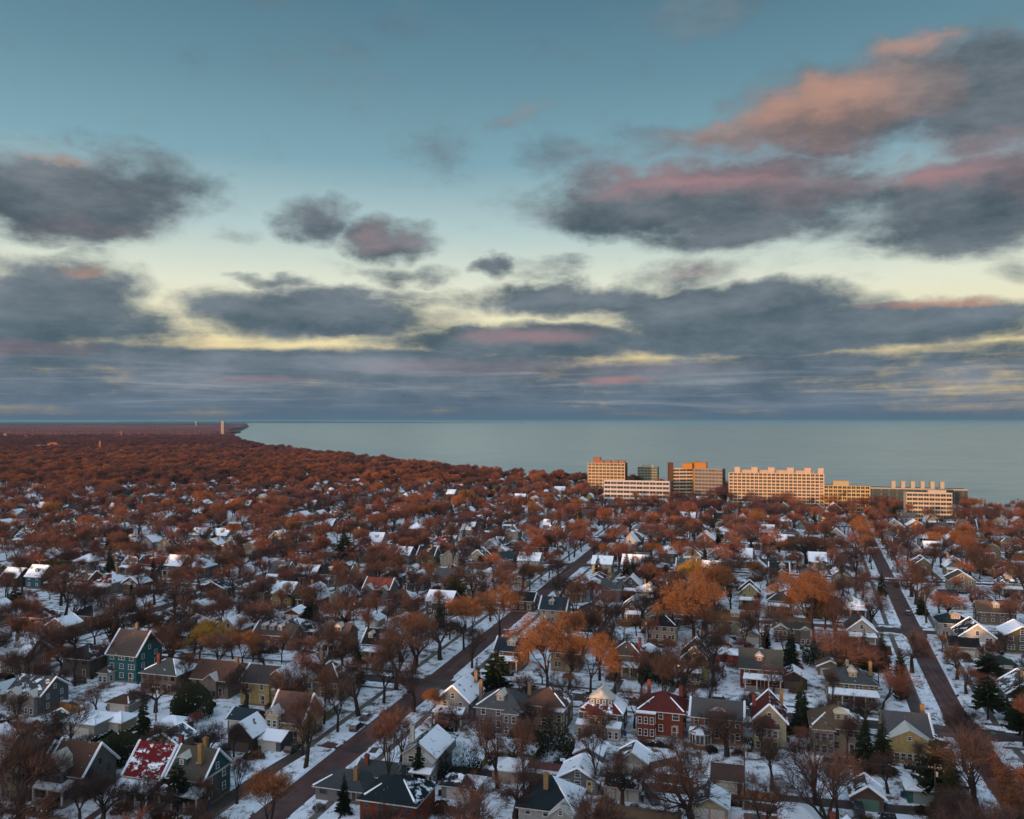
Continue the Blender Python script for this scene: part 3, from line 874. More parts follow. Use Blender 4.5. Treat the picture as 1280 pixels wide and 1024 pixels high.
        bo = link('bay', m_.mesh('bay', [bm]), root, color=bc)
        r_ = MB()
        if bk == 'flat': r_.box(x0 - .25, x1 + .25, yf - bd - .25, yf, bh, bh + .22, 3, top=4)
        elif bk == 'shed':
            r_.face([(x0 - .3, yf - bd - .3, bh), (x1 + .3, yf - bd - .3, bh), (x1 + .3, yf - .01, bh + .7), (x0 - .3, yf - .01, bh + .7)], 2)
            r_.box(x0 - .3, x1 + .3, yf - bd - .3, yf - .02, bh - .2, bh - .005, 3)
        elif bk == 'hip':
            ap = (cx, yf - bd * .35, bh + W/2 * pitch); e = [(x0 - .4, yf - bd - .4, bh), (x1 + .4, yf - bd - .4, bh), (x1 + .4, yf, bh), (x0 - .4, yf, bh)]
            r_.face([e[0], e[1], ap], 0); r_.face([e[1], e[2], ap], 1); r_.face([e[3], e[0], ap], 0); r_.face([e[2], e[3], ap], 0)
            r_.box(x0 - .4, x1 + .4, yf - bd - .4, yf - .02, bh - .2, bh - .005, 3)
        elif bk == 'gable':
            q = .3; zt = bh + (W/2) * pitch + .1; zb = bh - q * pitch + .1; back = yf + W/2 * .9
            r_.slab((x0 - q, yf - bd - q, zb), (cx, yf - bd - q, zt), (cx, back, zt), (x0 - q, back, zb), -.18, shade_slot(-1, 0, rz, snow), 3)
            r_.slab((cx, yf - bd - q, zt), (x1 + q, yf - bd - q, zb), (x1 + q, back, zb), (cx, back, zt), -.18, shade_slot(1, 0, rz, max(snow, 2)), 3)
        link('bay_roof', r_.mesh('bay_roof', ROOF_MATS), bo, color=roofc)
        nr = max(1, int(bh / 2.7))
        for r in range(nr):
            n = max(1, int(W / 1.25)); z = .75 + r * (bh - .3)/nr
            for k in range(n): add_window(root, x0 + W * (k + .5)/n, yf - bd, z, min(1.1, W/n - .12), min(1.6, bh/nr - 1.0), 'f', lite=lite)
            if bd > 1.3:
                add_window(root, x1, yf - bd/2, z, min(1.1, bd - .3), min(1.6, bh/nr - 1.0), 'r', lite=lite)
                add_window(root, x0, yf - bd/2, z, min(1.1, bd - .3), min(1.6, bh/nr - 1.0), 'l', lite=lite)
        if bk == 'gable': add_window(root, cx, yf - bd, bh + .2, .9, .9, 'f', lite=lite)
    # dormers on the front slope: (x, width, 'gable'|'shed'|'eyebrow')
    for dm_ in dormers:
        dx, dw, dk = dm_[:3]; dc = dm_[3] if len(dm_) > 3 else (.5, .48, .44)
        run = (d/2 + ov) if roof in ('gs', 'hip', 'pyr') else w/2
        yy = -d/2 + .16 * d; zb = ze + (yy + d/2 + ov) * pitch - .1
        m_ = MB(); dh = 1.45 if dk != 'eyebrow' else .7
        if dk == 'eyebrow':
            n = 8; arc = [(dx - dw/2 + dw * k/n, zb + dh * math.sin(math.pi * k/n) + .05) for k in range(n + 1)]
            for (xa, za), (xb, zb2) in zip(arc, arc[1:]):
                m_.slab((xa, yy - .1, za), (xb, yy - .1, zb2), (xb, yy + 2.2, zb2), (xa, yy + 2.2, za), .12, 1, 2)
            m_.face([(dx - dw/2, yy, zb)] + [(a, yy, b) for a, b in arc[1:-1]][::1] + [(dx + dw/2, yy, zb)], 2)
            link('dormer', m_.mesh('dormer', ['paint_own', 'shingle_patchy', 'white_trim']), root, color=dc)
            continue
        back = yy + (dh + .6) / max(.3, pitch)
        m_.box(dx - dw/2, dx + dw/2, yy, back, zb - .3, zb + dh, 0)
        do = None
        q = .22
        if dk == 'gable':
            zt = zb + dh + dw * .38; m_.face([(dx - dw/2, yy, zb + dh), (dx + dw/2, yy, zb + dh), (dx, yy, zt)], 2)
            m_.slab((dx - dw/2 - q, yy - q, zb + dh - .1), (dx, yy - q, zt + .05), (dx, back + .4, zt + .05), (dx - dw/2 - q, back, zb + dh - .1), -.1, 1, 2)
            m_.slab((dx, yy - q, zt + .05), (dx + dw/2 + q, yy - q, zb + dh - .1), (dx + dw/2 + q, back, zb + dh - .1), (dx, back + .4, zt + .05), -.1, 3, 2)
        elif dk == 'hip':
            ap = (dx, yy + dw * .5, zb + dh + dw * .3); e = [(dx - dw/2 - q, yy - q, zb + dh), (dx + dw/2 + q, yy - q, zb + dh), (dx + dw/2 + q, back + .3, zb + dh), (dx - dw/2 - q, back + .3, zb + dh)]
            m_.face([e[0], e[1], ap], 1); m_.face([e[1], e[2], ap], 3); m_.face([e[3], e[0], ap], 1); m_.face([e[2], e[3], ap], 3)
        else:
            m_.slab((dx - dw/2 - q, yy - q, zb + dh), (dx + dw/2 + q, yy - q, zb + dh), (dx + dw/2 + q, back + .6, zb + dh + .35), (dx - dw/2 - q, back + .6, zb + dh + .35), -.14, 3, 2)
        do = link('dormer', m_.mesh('dormer', ['siding', 'shingle_bare', 'white_trim', 'shingle_snow']), root, color=dc)
        n = max(1, int(dw / 1.2))
        for k in range(n): add_window(do, dx - dw/2 + dw * (k + .5)/n, yy, zb + .25, min(.9, dw/n - .15), 1.0, 'f', lite=True)
    return root

# ------------------------------------------------------------------ the houses one can tell apart, nearest rows first
# colours
WHITE, CREAM, TAN, YEL = (.52, .50, .46), (.52, .45, .30), (.32, .24, .15), (.50, .38, .16)
GREY, DGREY, SLATE, TEAL = (.20, .20, .21), (.10, .10, .11), (.12, .16, .19), (.045, .13, .15)
BRICK, OBRICK, OLIVE, BROWN = (.22, .055, .035), (.32, .12, .05), (.22, .20, .10), (.13, .08, .055)
R_GREY, R_DARK, R_BLUE, R_BROWN, R_MAROON, R_RED, R_TAN = (.075, .08, .085), (.020, .024, .028), (.022, .040, .052), (.085, .050, .038), (.10, .022, .022), (.13, .012, .015), (.18, .095, .045)
C_YEL, C_RED, C_TAN = (.23, .14, .065), (.14, .042, .032), (.18, .125, .085)
def hero(px, py, w, d, h, roof, **k):
    """px, py: foot of the middle of the front wall in the photograph"""
    x, y = G(px, py, .12); w *= .95; d *= .90
    rz = k.get('rz', GR); x += -math.sin(rz) * d/2; y += math.cos(rz) * d/2
    return make_house(x, y, w, d, h, roof, **k)

# --- row whose backs face the camera, south of the first cross street
hero(566, 905, 8.6, 12.5, 5.9, 'gf', pitch=.85, wall=(.33, .34, .34), roofc=R_DARK, snow=4, porch=(-4.1, 3.2, 2.6), chim=[(3.2, 3, 3, C_TAN)],
     label='pale grey house with brick flank and snowy steep gable roof beside the brick avenue', short='the snowy-gabled grey corner house')
hero(623, 917, 12, 11, 6.2, 'hip', pitch=.62, wall=GREY, roofc=R_GREY, snow=0, dormers=[(0, 1.9, 'gable')], chim=[(-6.3, 1, 5.5, C_TAN)], bays=[(1.5, 5.2, 1.6, 5.6, 'hip')],
     label='large grey house with charcoal hipped roof and one small white dormer', short='the large charcoal-roofed grey house')
hero(680, 914, 10.6, 11, 6.3, 'hip', pitch=.55, wall=TAN, wallm='brick', roofc=R_BROWN, snow=1, chim=[(-4.6, -1, 3, C_TAN)], bays=[(1.6, 5.1, 2.2, 5.6, 'flat')],
     label='tan brick house with brown hipped roof and white French doors at the back', short='the tan brick house')
hero(750, 921, 10.6, 11, 6.0, 'hip', pitch=.62, wall=SLATE, roofc=R_MAROON, snow=3, dormers=[(0, 5.6, 'gable', SLATE)], bays=[(-2.4, 1.8, 1.9, 5.7, 'hip', (.20, .20, .20)), (2.1, 5.0, 2.5, 3.3, 'shed', WHITE), (-5.2, -2.6, 1.8, 3.2, 'shed', WHITE)],
     label='slate blue house with many white windows, stepped roofs and wide attic gable', short='the slate blue many-windowed house')
hero(826, 922, 11, 11, 6.4, 'hip', pitch=.60, wall=BRICK, wallm='brick', roofc=R_MAROON, snow=0, trimband=True, chim=[(-3.6, 2.5, 3.2, C_RED), (4.2, 1, 2.2, C_RED)], bays=[(-5.4, -1.2, 1.8, 5.9, 'flat')],
     label='dark red brick house with maroon hipped roof and white two-storey sunroom', short='the dark red brick house')
hero(896, 931, 12.2, 10.5, 6.3, 'gs', pitch=.55, wall=OBRICK, wallm='brick', roofc=R_GREY, snow=0, trimband=True, dormers=[(.3, 4.2, 'eyebrow')], bays=[(-5.9, -1.2, 4.2, 3.5, 'octagon')], cols=5,
     label='orange brick house with grey side-gabled roof and white eight-sided conservatory', short='the orange brick house with the conservatory')
hero(962, 935, 7.6, 11.5, 6.3, 'gf', pitch=1.0, wall=CREAM, roofc=R_MAROON, snow=1, chim=[(2.8, 1, 3, C_YEL), (-3.4, -3, 2.4, C_RED)], bays=[(-3.2, 1.8, 2.6, 5.4, 'hip', YEL)],
     label='cream and yellow Victorian house with maroon steep gable above a hipped bay', short='the cream Victorian house')
hero(1046, 944, 11, 11, 6.3, 'hip', pitch=.66, wall=(.30, .25, .18), wallm='stucco', roofc=(.10, .075, .05), snow=1, dormers=[(1.3, 3.2, 'hip', CREAM)], bays=[(-4.9, -.6, 1.2, 5.9, 'hip')],
     label='tan stone house with brown-grey hipped roof, hip dormer and dark spruces to its right', short='the tan stone house')
hero(1137, 951, 9.8, 14, 5.4, 'gs', pitch=.50, wall=YEL, roofc=(.085, .085, .09), snow=0, chim=[(6.0 - 1.8, 3, 2.6, C_YEL)], bays=[(-4.8, 4.2, 2.2, 5.0, 'gable', YEL)],
     label='yellow house with broad low charcoal roof by the right-hand brick avenue', short='the yellow charcoal-roofed corner house')
# --- garages and outbuildings along the alley behind them
def gar(px, py, w, d, h, roof, label, short, **k):
    k.setdefault('snow', 4)
    return hero(px, py, w, d, h, roof, label=label, short=short, garage=True, cat='garage', name='garage', **k)
gar(632, 978, 6.2, 6, 2.7, 'hip', 'low tan garage with snowy hipped roof in front of the alley garages', 'the low tan hipped garage', pitch=.5, wall=(.36, .31, .24), wallm='stucco', gcols=1, door=(.34, .29, .22))
gar(645, 955, 7.6, 6.5, 2.8, 'hip', 'double garage with snowy roof and pale doors behind the tan brick house', 'the pale double garage', pitch=.5, wall=(.30, .27, .23), gcols=2)
gar(735, 958, 6, 7, 2.8, 'gf', 'grey-blue garage with snowy gable roof below the slate blue house', 'the grey-blue garage', pitch=.5, wall=(.22, .25, .28), gcols=1, door=(.3, .32, .34))
gar(790, 968, 6.4, 6.2, 2.9, 'gf', 'white garage with brown gable and snowy roof below the red brick house', 'the white brown-gabled garage', pitch=.62, wall=(.45, .42, .37), roofc=R_BROWN, snow=3)
gar(908, 992, 6.4, 7, 2.9, 'gs', 'brown-roofed garage with one wide white door beside the wooden fence', 'the brown-roofed garage', pitch=.55, wall=(.16, .10, .07), roofc=(.07, .045, .04), snow=0, gcols=1, door=(.48, .44, .36))
gar(777, 1001, 7.0, 5.6, 2.9, 'gs', 'garage with black and white half-timbered front and snowy roof beside a parked car', 'the half-timbered garage', pitch=.5, wall=(.42, .40, .36), roofc=R_DARK, snow=3, gcols=3, door=(.40, .38, .34))
hero(722, 992, 8.5, 8, 2.9, 'gf', pitch=.55, wall=(.20, .22, .21), roofc=R_GREY, snow=4, rows=1, cols=3, door=YEL, cat='cottage', name='cottage',
     label='small grey cottage with snowy gable roof and yellow door in the alley', short='the small grey cottage')
gar(1085, 1014, 6, 6, 2.8, 'gf', 'brown alley garage with snow-edged gable and green door post under the spruces', 'the brown alley garage', pitch=.7, wall=(.16, .11, .09), roofc=R_BROWN, snow=3, door=(.08, .16, .12))
gar(1158, 1006, 7, 6, 2.7, 'hip', 'teal-walled garage with flat snowy roof beside the right avenue', 'the teal-walled garage', pitch=.2, wall=(.06, .17, .17), door=(.2, .25, .25))
# --- bottom edge of the photograph
hero(484, 1040, 11.5, 11, 5.6, 'hip', pitch=.55, wall=(.26, .055, .03), wallm='brick', roofc=(.012, .02, .026), snow=1, trimband=True, cols=4,
     label='bright red brick house with near-black hipped roof at the bottom of the photo', short='the bright red brick house')
hero(424, 1003, 11, 9, 2.9, 'hip', pitch=.48, wall=(.22, .23, .24), roofc=(.05, .06, .066), snow=0, rows=1, chim=[(2.6, -2, 3, C_YEL)],
     label='low grey ranch house with dark hipped roof and yellow brick chimney by the avenue', short='the low ranch house')
hero(467, 990, 9, 7, 3.4, 'gs', pitch=.5, wall=(.26, .30, .30), roofc=(.045, .055, .06), snow=1, rows=1, chim=[(-2.4, -1.2, 3, C_RED), (1.0, 1.2, 2.2, (.5, .5, .5))],
     label='low grey-green house with slate roof and white cupola beside the ivy-covered trunk', short='the low cupola house')
hero(524, 978, 7.6, 11, 5.8, 'gf', pitch=.7, wall=(.48, .50, .50), roofc=(.020, .045, .045), snow=3, chim=[(-4, 1, 4, WHITE)], bays=[(-.2, 3.6, 1.8, 5.0, 'gable', (.42, .47, .47))], porch=(-.4, 3.6, 3.6),
     label='white house with dark green gabled roof behind the tall spruce', short='the white green-roofed house')
gar(573, 1000, 7.5, 6, 2.8, 'hip', 'low garage with dark patchy roof and white eaves behind the bright brick house', 'the low dark-roofed garage', pitch=.45, wall=(.32, .30, .28), roofc=R_DARK, snow=3)
hero(682, 1046, 10.5, 11, 5.2, 'hip', pitch=.75, wall=(.48, .47, .44), roofc=(.012, .02, .028), snow=2, chim=[(-.5, -2.5, 2.8, C_YEL)], bays=[(1.2, 5.2, 2.0, 4.9, 'gable', (.5, .49, .46))],
     label='white-gabled house with blue-black snowy roof at the bottom edge', short='the blue-black roofed house')
gar(795, 1052, 16, 7, 3.0, 'gs', 'long low outbuilding with bare tan-brown roof at the bottom edge of the photo', 'the long tan-roofed outbuilding', pitch=.28, wall=(.25, .18, .12), roofc=(.16, .10, .06), snow=0, gcols=3)
# --- bottom left, west of the brick avenue
hero(232, 1010, 8.4, 9.6, 6.0, 'gs', pitch=.95, wall=TEAL, roofc=(.075, .068, .055), snow=0, chim=[(2.2, -2.8, 3.6, C_YEL), (.2, 1.5, 2.6, C_YEL)], porch=(-4.4, 4.4, 2.6, 4), dormers=[(-2.0, 2.2, 'gable', TEAL)], trimband=True,
     label='dark teal house with brown-grey roof, two yellow chimneys and white-edged gable', short='the dark teal house')
hero(178, 1003, 8.6, 10, 5.4, 'gs', pitch=1.0, wall=(.055, .045, .04), roofc=R_RED, snow=3, chim=[(3.9, 2, 2.6, C_RED)], porch=(-4.6, 3.4, 3.0, 4),
     label='dark house with bright crimson steep roof streaked with snow', short='the crimson-roofed house')
hero(80, 1001, 9.4, 10, 5.6, 'gs', pitch=1.0, wall=(.17, .17, .17), roofc=R_BROWN, snow=0, porch=(-4.8, 2.6, 3.2, 4), bays=[(-4.4, 1.0, 1.6, 6.6, 'gable', (.2, .2, .2))],
     label='grey-brown house with rust roof, pointed front gable and broad snowy porch', short='the grey porch house')
hero(22, 998, 9.0, 10, 6.0, 'gs', pitch=.9, wall=(.36, .32, .22), roofc=(.05, .045, .045), snow=1, bays=[(-2.6, 1.4, 1.6, 6.2, 'gable', (.40, .34, .20))],
     label='cream stucco house with dark roof behind the big bare tree at bottom left', short='the cream bottom-left house')
gar(98, 921, 9.6, 8.5, 3.3, 'hip', 'white block garage with flat snow-covered roof left of the wooden fence', 'the flat white garage', pitch=.06, wall=(.50, .49, .46), wallm='stucco')
gar(140, 915, 5.4, 6, 2.7, 'hip', 'small yellowish stucco garage right of the flat white garage', 'the small yellowish garage', pitch=.5, wall=(.42, .36, .22), wallm='stucco')
gar(147, 891, 7, 6, 2.6, 'hip', 'brown-roofed pale garage at the end of the wooden fence', 'the pale garage by the fence end', pitch=.45, wall=(.36, .33, .28), roofc=R_BROWN, snow=1)
gar(207, 921, 7, 6.5, 2.8, 'hip', 'dark green garage with snowy hipped roof and pale door', 'the dark green garage', pitch=.4, wall=(.05, .10, .085), door=(.4, .45, .42))
gar(300, 940, 6.6, 7, 4.0, 'gf', 'dark brown barn-like garage with steep roof, snowy on its right slope', 'the dark brown barn', pitch=.9, wall=(.075, .050, .04), roofc=R_BROWN, snow=2, door=(.09, .06, .05))
gar(333, 938, 7.5, 6.5, 2.6, 'gs', 'grey garage with white-framed window and snow-covered roof below the yellow gabled house', 'the grey snow-roofed garage', pitch=.4, wall=(.15, .15, .15))
# --- second tier left: row south of the cross street
hero(152, 853, 10.5, 12, 8.2, 'gs', pitch=1.0, wall=(.035, .15, .16), roofc=(.075, .06, .055), snow=1, chim=[(-1, 2, 3, C_TAN)], bays=[(-5.2, -2.2, 3.2, 3.4, 'hip', WHITE)], rows=3,
     label='tall teal-green shingled house with white pavilion on its left', short='the tall teal-green house')
hero(95, 848, 10, 11, 6, 'hip', pitch=.6, wall=(.13, .11, .09), roofc=(.04, .04, .05), snow=1, label='brown house with dark hipped roof left of the tall teal-green house', short='the brown hipped house')
hero(30, 893, 11, 10, 5.4, 'gs', pitch=.7, wall=(.12, .13, .14), roofc=(.06, .065, .07), snow=3, bays=[(-4.2, -.8, 1.3, 5.2, 'gable', (.3, .31, .3)), (1.2, 4.4, 1.3, 5.2, 'gable', (.3, .31, .3))],
     label='dark grey double-gabled house with white bargeboards and pale garage front', short='the double-gabled grey house')
hero(198, 868, 12, 11, 5.8, 'hip', pitch=.55, wall=(.25, .19, .14), roofc=(.07, .08, .078), snow=2, chim=[(-2.2, -2, 3, C_RED)], cols=5,
     label='tan house with grey hipped roof half under snow and a red chimney', short='the red-chimneyed hipped house')
hero(262, 872, 12, 10, 5.2, 'gs', pitch=.8, wall=(.22, .18, .15), roofc=(.10, .055, .045), snow=1, chim=[(5.4, 0, 4, C_TAN)], bays=[(-1.0, 2.8, 1.2, 5.0, 'gable')],
     label='brown-roofed house with two bands of snow and a pink chimney', short='the snow-banded brown-roofed house')
hero(318, 882, 9, 11, 6.2, 'gs', pitch=.6, wall=YEL, roofc=(.06, .05, .05), snow=2, label='ochre yellow house with dark roof behind a bare tree', short='the ochre house')
hero(346, 880, 8, 12, 6.0, 'gf', pitch=.8, wall=(.46, .36, .18), roofc=R_BROWN, snow=4, bays=[(-1.8, 1.8, 1.6, 4.2, 'shed', YEL)], label='narrow yellow gabled house with a red-lit snowy bay between bare trees', short='the narrow yellow house')
hero(403, 878, 10.4, 11, 5.8, 'hip', pitch=.75, wall=(.34, .27, .18), roofc=(.09, .048, .038), snow=1, bays=[(-5.0, -2.2, 1.4, 6.4, 'gable', (.40, .35, .27))], chim=[(-4.0, 2, 3, C_TAN)],
     label='tan stucco house with rust-brown hipped roof and tall pointed bay', short='the tan stucco house')
hero(357, 928, 9.2, 10.5, 5.2, 'gs', pitch=1.05, wall=(.46, .36, .20), wallm='stucco', roofc=(.085, .055, .05), snow=0, bays=[(-4.2, -1.2, 1.6, 6.6, 'gable', (.48, .42, .28))],
     label='yellow stucco house with steep brown roof and pale blue-grey gable end', short='the yellow stucco house')
hero(392, 900, 7.5, 7, 3.0, 'hip', pitch=.5, wall=OLIVE, roofc=R_GREY, snow=4, rows=1, label='low olive cottage with snowy roof right of the yellow stucco house', short='the low olive cottage', cat='cottage', name='cottage')
# --- north of the first cross street, fronts face the camera
hero(635, 838, 9.0, 10, 6.0, 'gs', pitch=.6, wall=(.26, .14, .07), roofc=(.022, .032, .045), snow=0, dormers=[(.6, 2.6, 'gable')], porch=(-2.6, 3.4, 2.2, 4), chim=[(2.5, 2, 2.6, C_YEL)], trimband=True,
     label='brown house with navy roof, white dormer and arched white porch by the avenue', short='the navy-roofed brown house')
hero(706, 840, 9, 10, 6.0, 'gs', pitch=.7, wall=(.40, .28, .16), roofc=R_BROWN, snow=1, label='tan house hidden behind two orange-crowned trees', short='the tan house behind orange trees')
hero(781, 846, 9.4, 11, 6.6, 'hip', pitch=.62, wall=(.30, .25, .17), wallm='stucco', roofc=(.07, .06, .055), snow=1, porch=(-.8, 4.4, 2.4, 4), chim=[(3.9, -1, 2.8, C_RED)],
     label='tan stucco house with grey hipped roof and small snowy porch across the street', short='the tan stucco porch house')
hero(868, 853, 8.2, 11, 6.6, 'gf', pitch=.95, wall=(.33, .30, .14), roofc=(.06, .05, .045), snow=1, bays=[(-2.6, 1.8, 1.6, 3.2, 'shed', (.34, .32, .18))],
     label='olive yellow house with steep front gable and a warm lamp on its left', short='the olive gabled house')
hero(951, 862, 11.6, 10.5, 6.0, 'gs', pitch=.85, wall=(.22, .05, .035), wallm='brick', roofc=(.045, .055, .055), snow=2, dormers=[(-.3, 2.0, 'gable', (.35, .14, .1))], porch=(-4.4, 5.4, 2.6, 4), trimband=True,
     label='red brick house with dark green-grey roof and long white-columned porch', short='the red brick porch house')
hero(1066, 882, 13, 11, 6.0, 'hip', pitch=.55, wall=(.25, .21, .12), roofc=(.065, .075, .078), snow=1, dormers=[(.2, 2.0, 'gable', CREAM)], porch=(-5.9, 5.9, 3.0, 4), chim=[(4.9, 0, 3.6, C_YEL), (-.5, 3, 1.6, CREAM)],
     label='olive tan house with slate hipped roof, arched dormer and full-width porch', short='the olive tan full-porch house')
gar(992, 862, 7.6, 7, 3.2, 'gf', 'dark brown garage with snow-edged gable left of the olive tan house', 'the dark brown gabled garage', pitch=.55, wall=(.07, .045, .04), roofc=(.06, .045, .045), snow=3, door=(.08, .06, .05))
gar(905, 828, 10, 6.5, 2.7, 'hip', 'long red-walled garage under one snow-white roof', 'the long red garage', pitch=.35, wall=(.26, .035, .03), door=(.3, .06, .05), gcols=2)
# --- backs of the next street's houses
hero(826, 804, 10.5, 10, 6.0, 'hip', pitch=.6, wall=(.55, .43, .36), roofc=(.02, .02, .026), snow=1, chim=[(-1.2, -3.2, 3.6, C_RED)], cols=4, label='pinkish white house with black hipped roof and red chimney', short='the pinkish white house')
hero(913, 794, 14, 8.5, 5.2, 'gs', pitch=.65, wall=(.46, .45, .33), roofc=R_TAN, snow=0, dormers=[(1.6, 3.0, 'shed')], bays=[(2.6, 6.2, 2.0, 4.6, 'gable', (.46, .45, .35))], cols=5, label='long cream house with orange-brown roof and white shed dormer', short='the orange-roofed cream house')
gar(940, 805, 7.2, 7, 2.8, 'gf', 'cream garage with white-edged snowy gable in front of the orange-roofed house', 'the cream snowy garage', pitch=.5, wall=(.44, .40, .30), roofc=R_TAN, snow=3)
hero(990, 806, 12, 10, 5.6, 'gs', pitch=.55, wall=(.15, .15, .12), roofc=(.06, .062, .055), snow=2, bays=[(-5.6, -1.6, 1.6, 5.4, 'gable'), (2.6, 5.8, 1.2, 5.2, 'gable')], label='grey-green house with white-edged gables behind a tall cedar', short='the grey-green gabled house')
gar(808, 832, 7, 8, 3.0, 'gf', 'garage with broad snow-white gable roof and rusty brown front', 'the broad snow-roofed garage', pitch=.5, wall=(.20, .09, .05))
hero(652, 765, 10, 9, 4.6, 'gs', pitch=.6, wall=(.14, .06, .045), roofc=R_DARK, snow=1, label='dark brick house with charcoal roof behind the orange trees', short='the dark brick house')
hero(790, 778, 8, 8, 5.4, 'gf', pitch=.8, wall=(.12, .09, .07), roofc=R_DARK, snow=3, porch=(-2, 3.4, 2.2, 4), label='dark house with snow-striped gable between two dark conifers', short='the snow-striped dark house')
hero(788, 748, 8, 9, 5.8, 'gf', pitch=.9, wall=(.08, .09, .11), roofc=R_DARK, snow=3, porch=(-2.4, 3.4, 2.2, 4), label='navy house with small snowy front gable beside a tall dark conifer', short='the small navy house')
hero(787, 693, 9, 10, 6.4, 'gf', pitch=1.2, wall=(.52, .50, .50), roofc=(.3, .3, .3), snow=4, label='white house with very steep pointed snowy roof', short='the pointed white house')
hero(937, 760, 8.4, 9, 6.0, 'gf', pitch=.9, wall=(.42, .38, .14), roofc=(.055, .04, .035), snow=1, porch=(-3.6, 3.8, 2.4, 4), label='mustard yellow house with brown front gable and snowy porch', short='the mustard house')
hero(976, 768, 10, 9, 5.4, 'hip', pitch=.6, wall=(.13, .12, .11), roofc=(.06, .05, .045), snow=1, porch=(-4.4, 4.4, 2.4, 4), label='dark grey house with long white-edged porch right of the mustard house', short='the dark porch house')
hero(947, 724, 8.4, 8, 5.6, 'gf', pitch=.8, wall=(.50, .50, .48), roofc=R_DARK, snow=3, label='small white gabled house with dark windows in front of snowy yards', short='the small white gabled house')
# --- right of the right-hand avenue
hero(1196, 800, 11, 10, 5.8, 'hip', pitch=.6, wall=(.42, .43, .40), roofc=(.012, .025, .032), snow=2, dormers=[(0, 3, 'hip', (.4, .35, .28))], bays=[(-.8, 4.8, 2.4, 3.2, 'shed', WHITE)], label='white house with blue-black hipped roof and glazed porch', short='the blue-black hipped white house')
hero(1222, 820, 10.5, 11, 6.2, 'gf', pitch=.75, wall=(.56, .55, .50), roofc=R_DARK, snow=3, porch=(-2, 4.8, 2.6, 4), label='bright white house with broad gable and covered porch by the right avenue', short='the bright white house')
gar(1206, 822, 8.5, 8, 3.6, 'gs', 'cream garage with big plain black roof left of the bright white house', 'the black-roofed cream garage', pitch=.6, wall=(.40, .38, .30), roofc=(.012, .014, .018), snow=0)
hero(1247, 782, 13, 9, 5.0, 'gs', pitch=.75, wall=(.20, .15, .12), roofc=(.13, .085, .06), snow=0, dormers=[(0, 2.2, 'gable')], label='long brown house with broad fawn roof and small central dormer', short='the fawn-roofed long house')
hero(1278, 818, 10, 10, 6.0, 'gf', pitch=.6, wall=(.13, .12, .075), roofc=(.06, .05, .05), snow=4, label='dark olive house with snowy gable at the right edge', short='the dark olive edge house')
hero(1232, 718, 10, 9, 4.6, 'pyr', pitch=.7, wall=(.30, .24, .14), roofc=(.07, .12, .05), snow=0, label='tan house with moss green pyramid roof', short='the green-roofed house')
hero(1262, 726, 10, 8, 5.0, 'gf', pitch=.55, wall=(.42, .34, .22), roofc=R_GREY, snow=2, label='yellowish house with wide low gable right of the green-roofed house', short='the wide-gabled yellowish house')
hero(1262, 690, 10, 9, 5.4, 'hip', pitch=.6, wall=(.22, .26, .28), roofc=(.10, .12, .125), snow=1, label='blue-grey hipped house near the right edge below the lake', short='the blue-grey hipped house')
hero(1203, 740, 11, 9, 5.2, 'gf', pitch=.6, wall=(.26, .22, .16), roofc=(.07, .06, .06), snow=2, label='brownish house with white-edged front gable right of the avenue', short='the white-edged gable house')
# --- left of the brick avenue, north side
hero(468, 826, 9, 9.5, 5.4, 'gs', pitch=.8, wall=(.28, .23, .12), roofc=(.015, .016, .02), snow=0, dormers=[(-2.0, 1.6, 'gable'), (2.0, 1.6, 'gable')], porch=(-4.3, 3.4, 2.6, 4), label='olive house with black gambrel-like roof and two snowy dormers', short='the black-roofed two-dormer house')
hero(417, 818, 8.6, 10, 6.0, 'gs', pitch=.7, wall=(.26, .18, .11), roofc=(.085, .06, .055), snow=0, dormers=[(.6, 2.6, 'gable')], porch=(-4.2, 3.0, 2.8, 4, 'gable'), label='brown house with pale gabled porch and snowy dormer', short='the pale-porched brown house')
hero(340, 812, 15, 9, 5.0, 'gs', pitch=.7, wall=(.26, .13, .09), wallm='brick', roofc=(.07, .055, .05), snow=0, dormers=[(-4, 1.5, 'gable'), (-1, 1.5, 'gable'), (2, 1.5, 'gable')], label='long brick house with three small snow-capped dormers', short='the three-dormer brick house')
hero(377, 806, 10, 9, 5.0, 'hip', pitch=.5, wall=(.20, .17, .15), roofc=(.02, .045, .06), snow=3, label='house with dark blue roof half covered in snow', short='the blue-roofed house')
hero(285, 806, 8, 9, 5.4, 'gf', pitch=.9, wall=(.42, .31, .25), roofc=R_GREY, snow=4, label='pinkish house with steep gable and snow on its right slope', short='the pinkish gabled house')
hero(188, 802, 9, 9, 5.4, 'gs', pitch=.6, wall=(.38, .35, .30), roofc=R_DARK, snow=3, porch=(-4, 4, 2.4, 4), label='pale house with white double porch right of the diagonal avenue', short='the pale double-porch house')
hero(40, 790, 10, 9, 5.4, 'hip', pitch=.6, wall=(.40, .25, .18), roofc=(.07, .03, .03), snow=1, label='pinkish brick house with maroon roof at left', short='the pinkish brick left house')
hero(70, 800, 8, 8, 5.0, 'gf', pitch=.6, wall=(.40, .33, .20), roofc=R_DARK, snow=3, label='small cream house with snowy gable at left', short='the small cream left house')
hero(103, 786, 10, 9, 5.0, 'hip', pitch=.6, wall=(.14, .11, .07), roofc=R_DARK, snow=2, label='olive brown house with patchy snow roof at left', short='the olive brown left house')
hero(470, 756, 12, 10, 6.6, 'gs', pitch=.8, wall=(.20, .16, .14), roofc=(.16, .05, .04), snow=2, bays=[(-5.6, -.6, 1.6, 6.2, 'gable'), (2, 5.6, 1.4, 6.4, 'gable')], label='big half-timbered house with brick-red snow-edged roofs', short='the big red-roofed house')
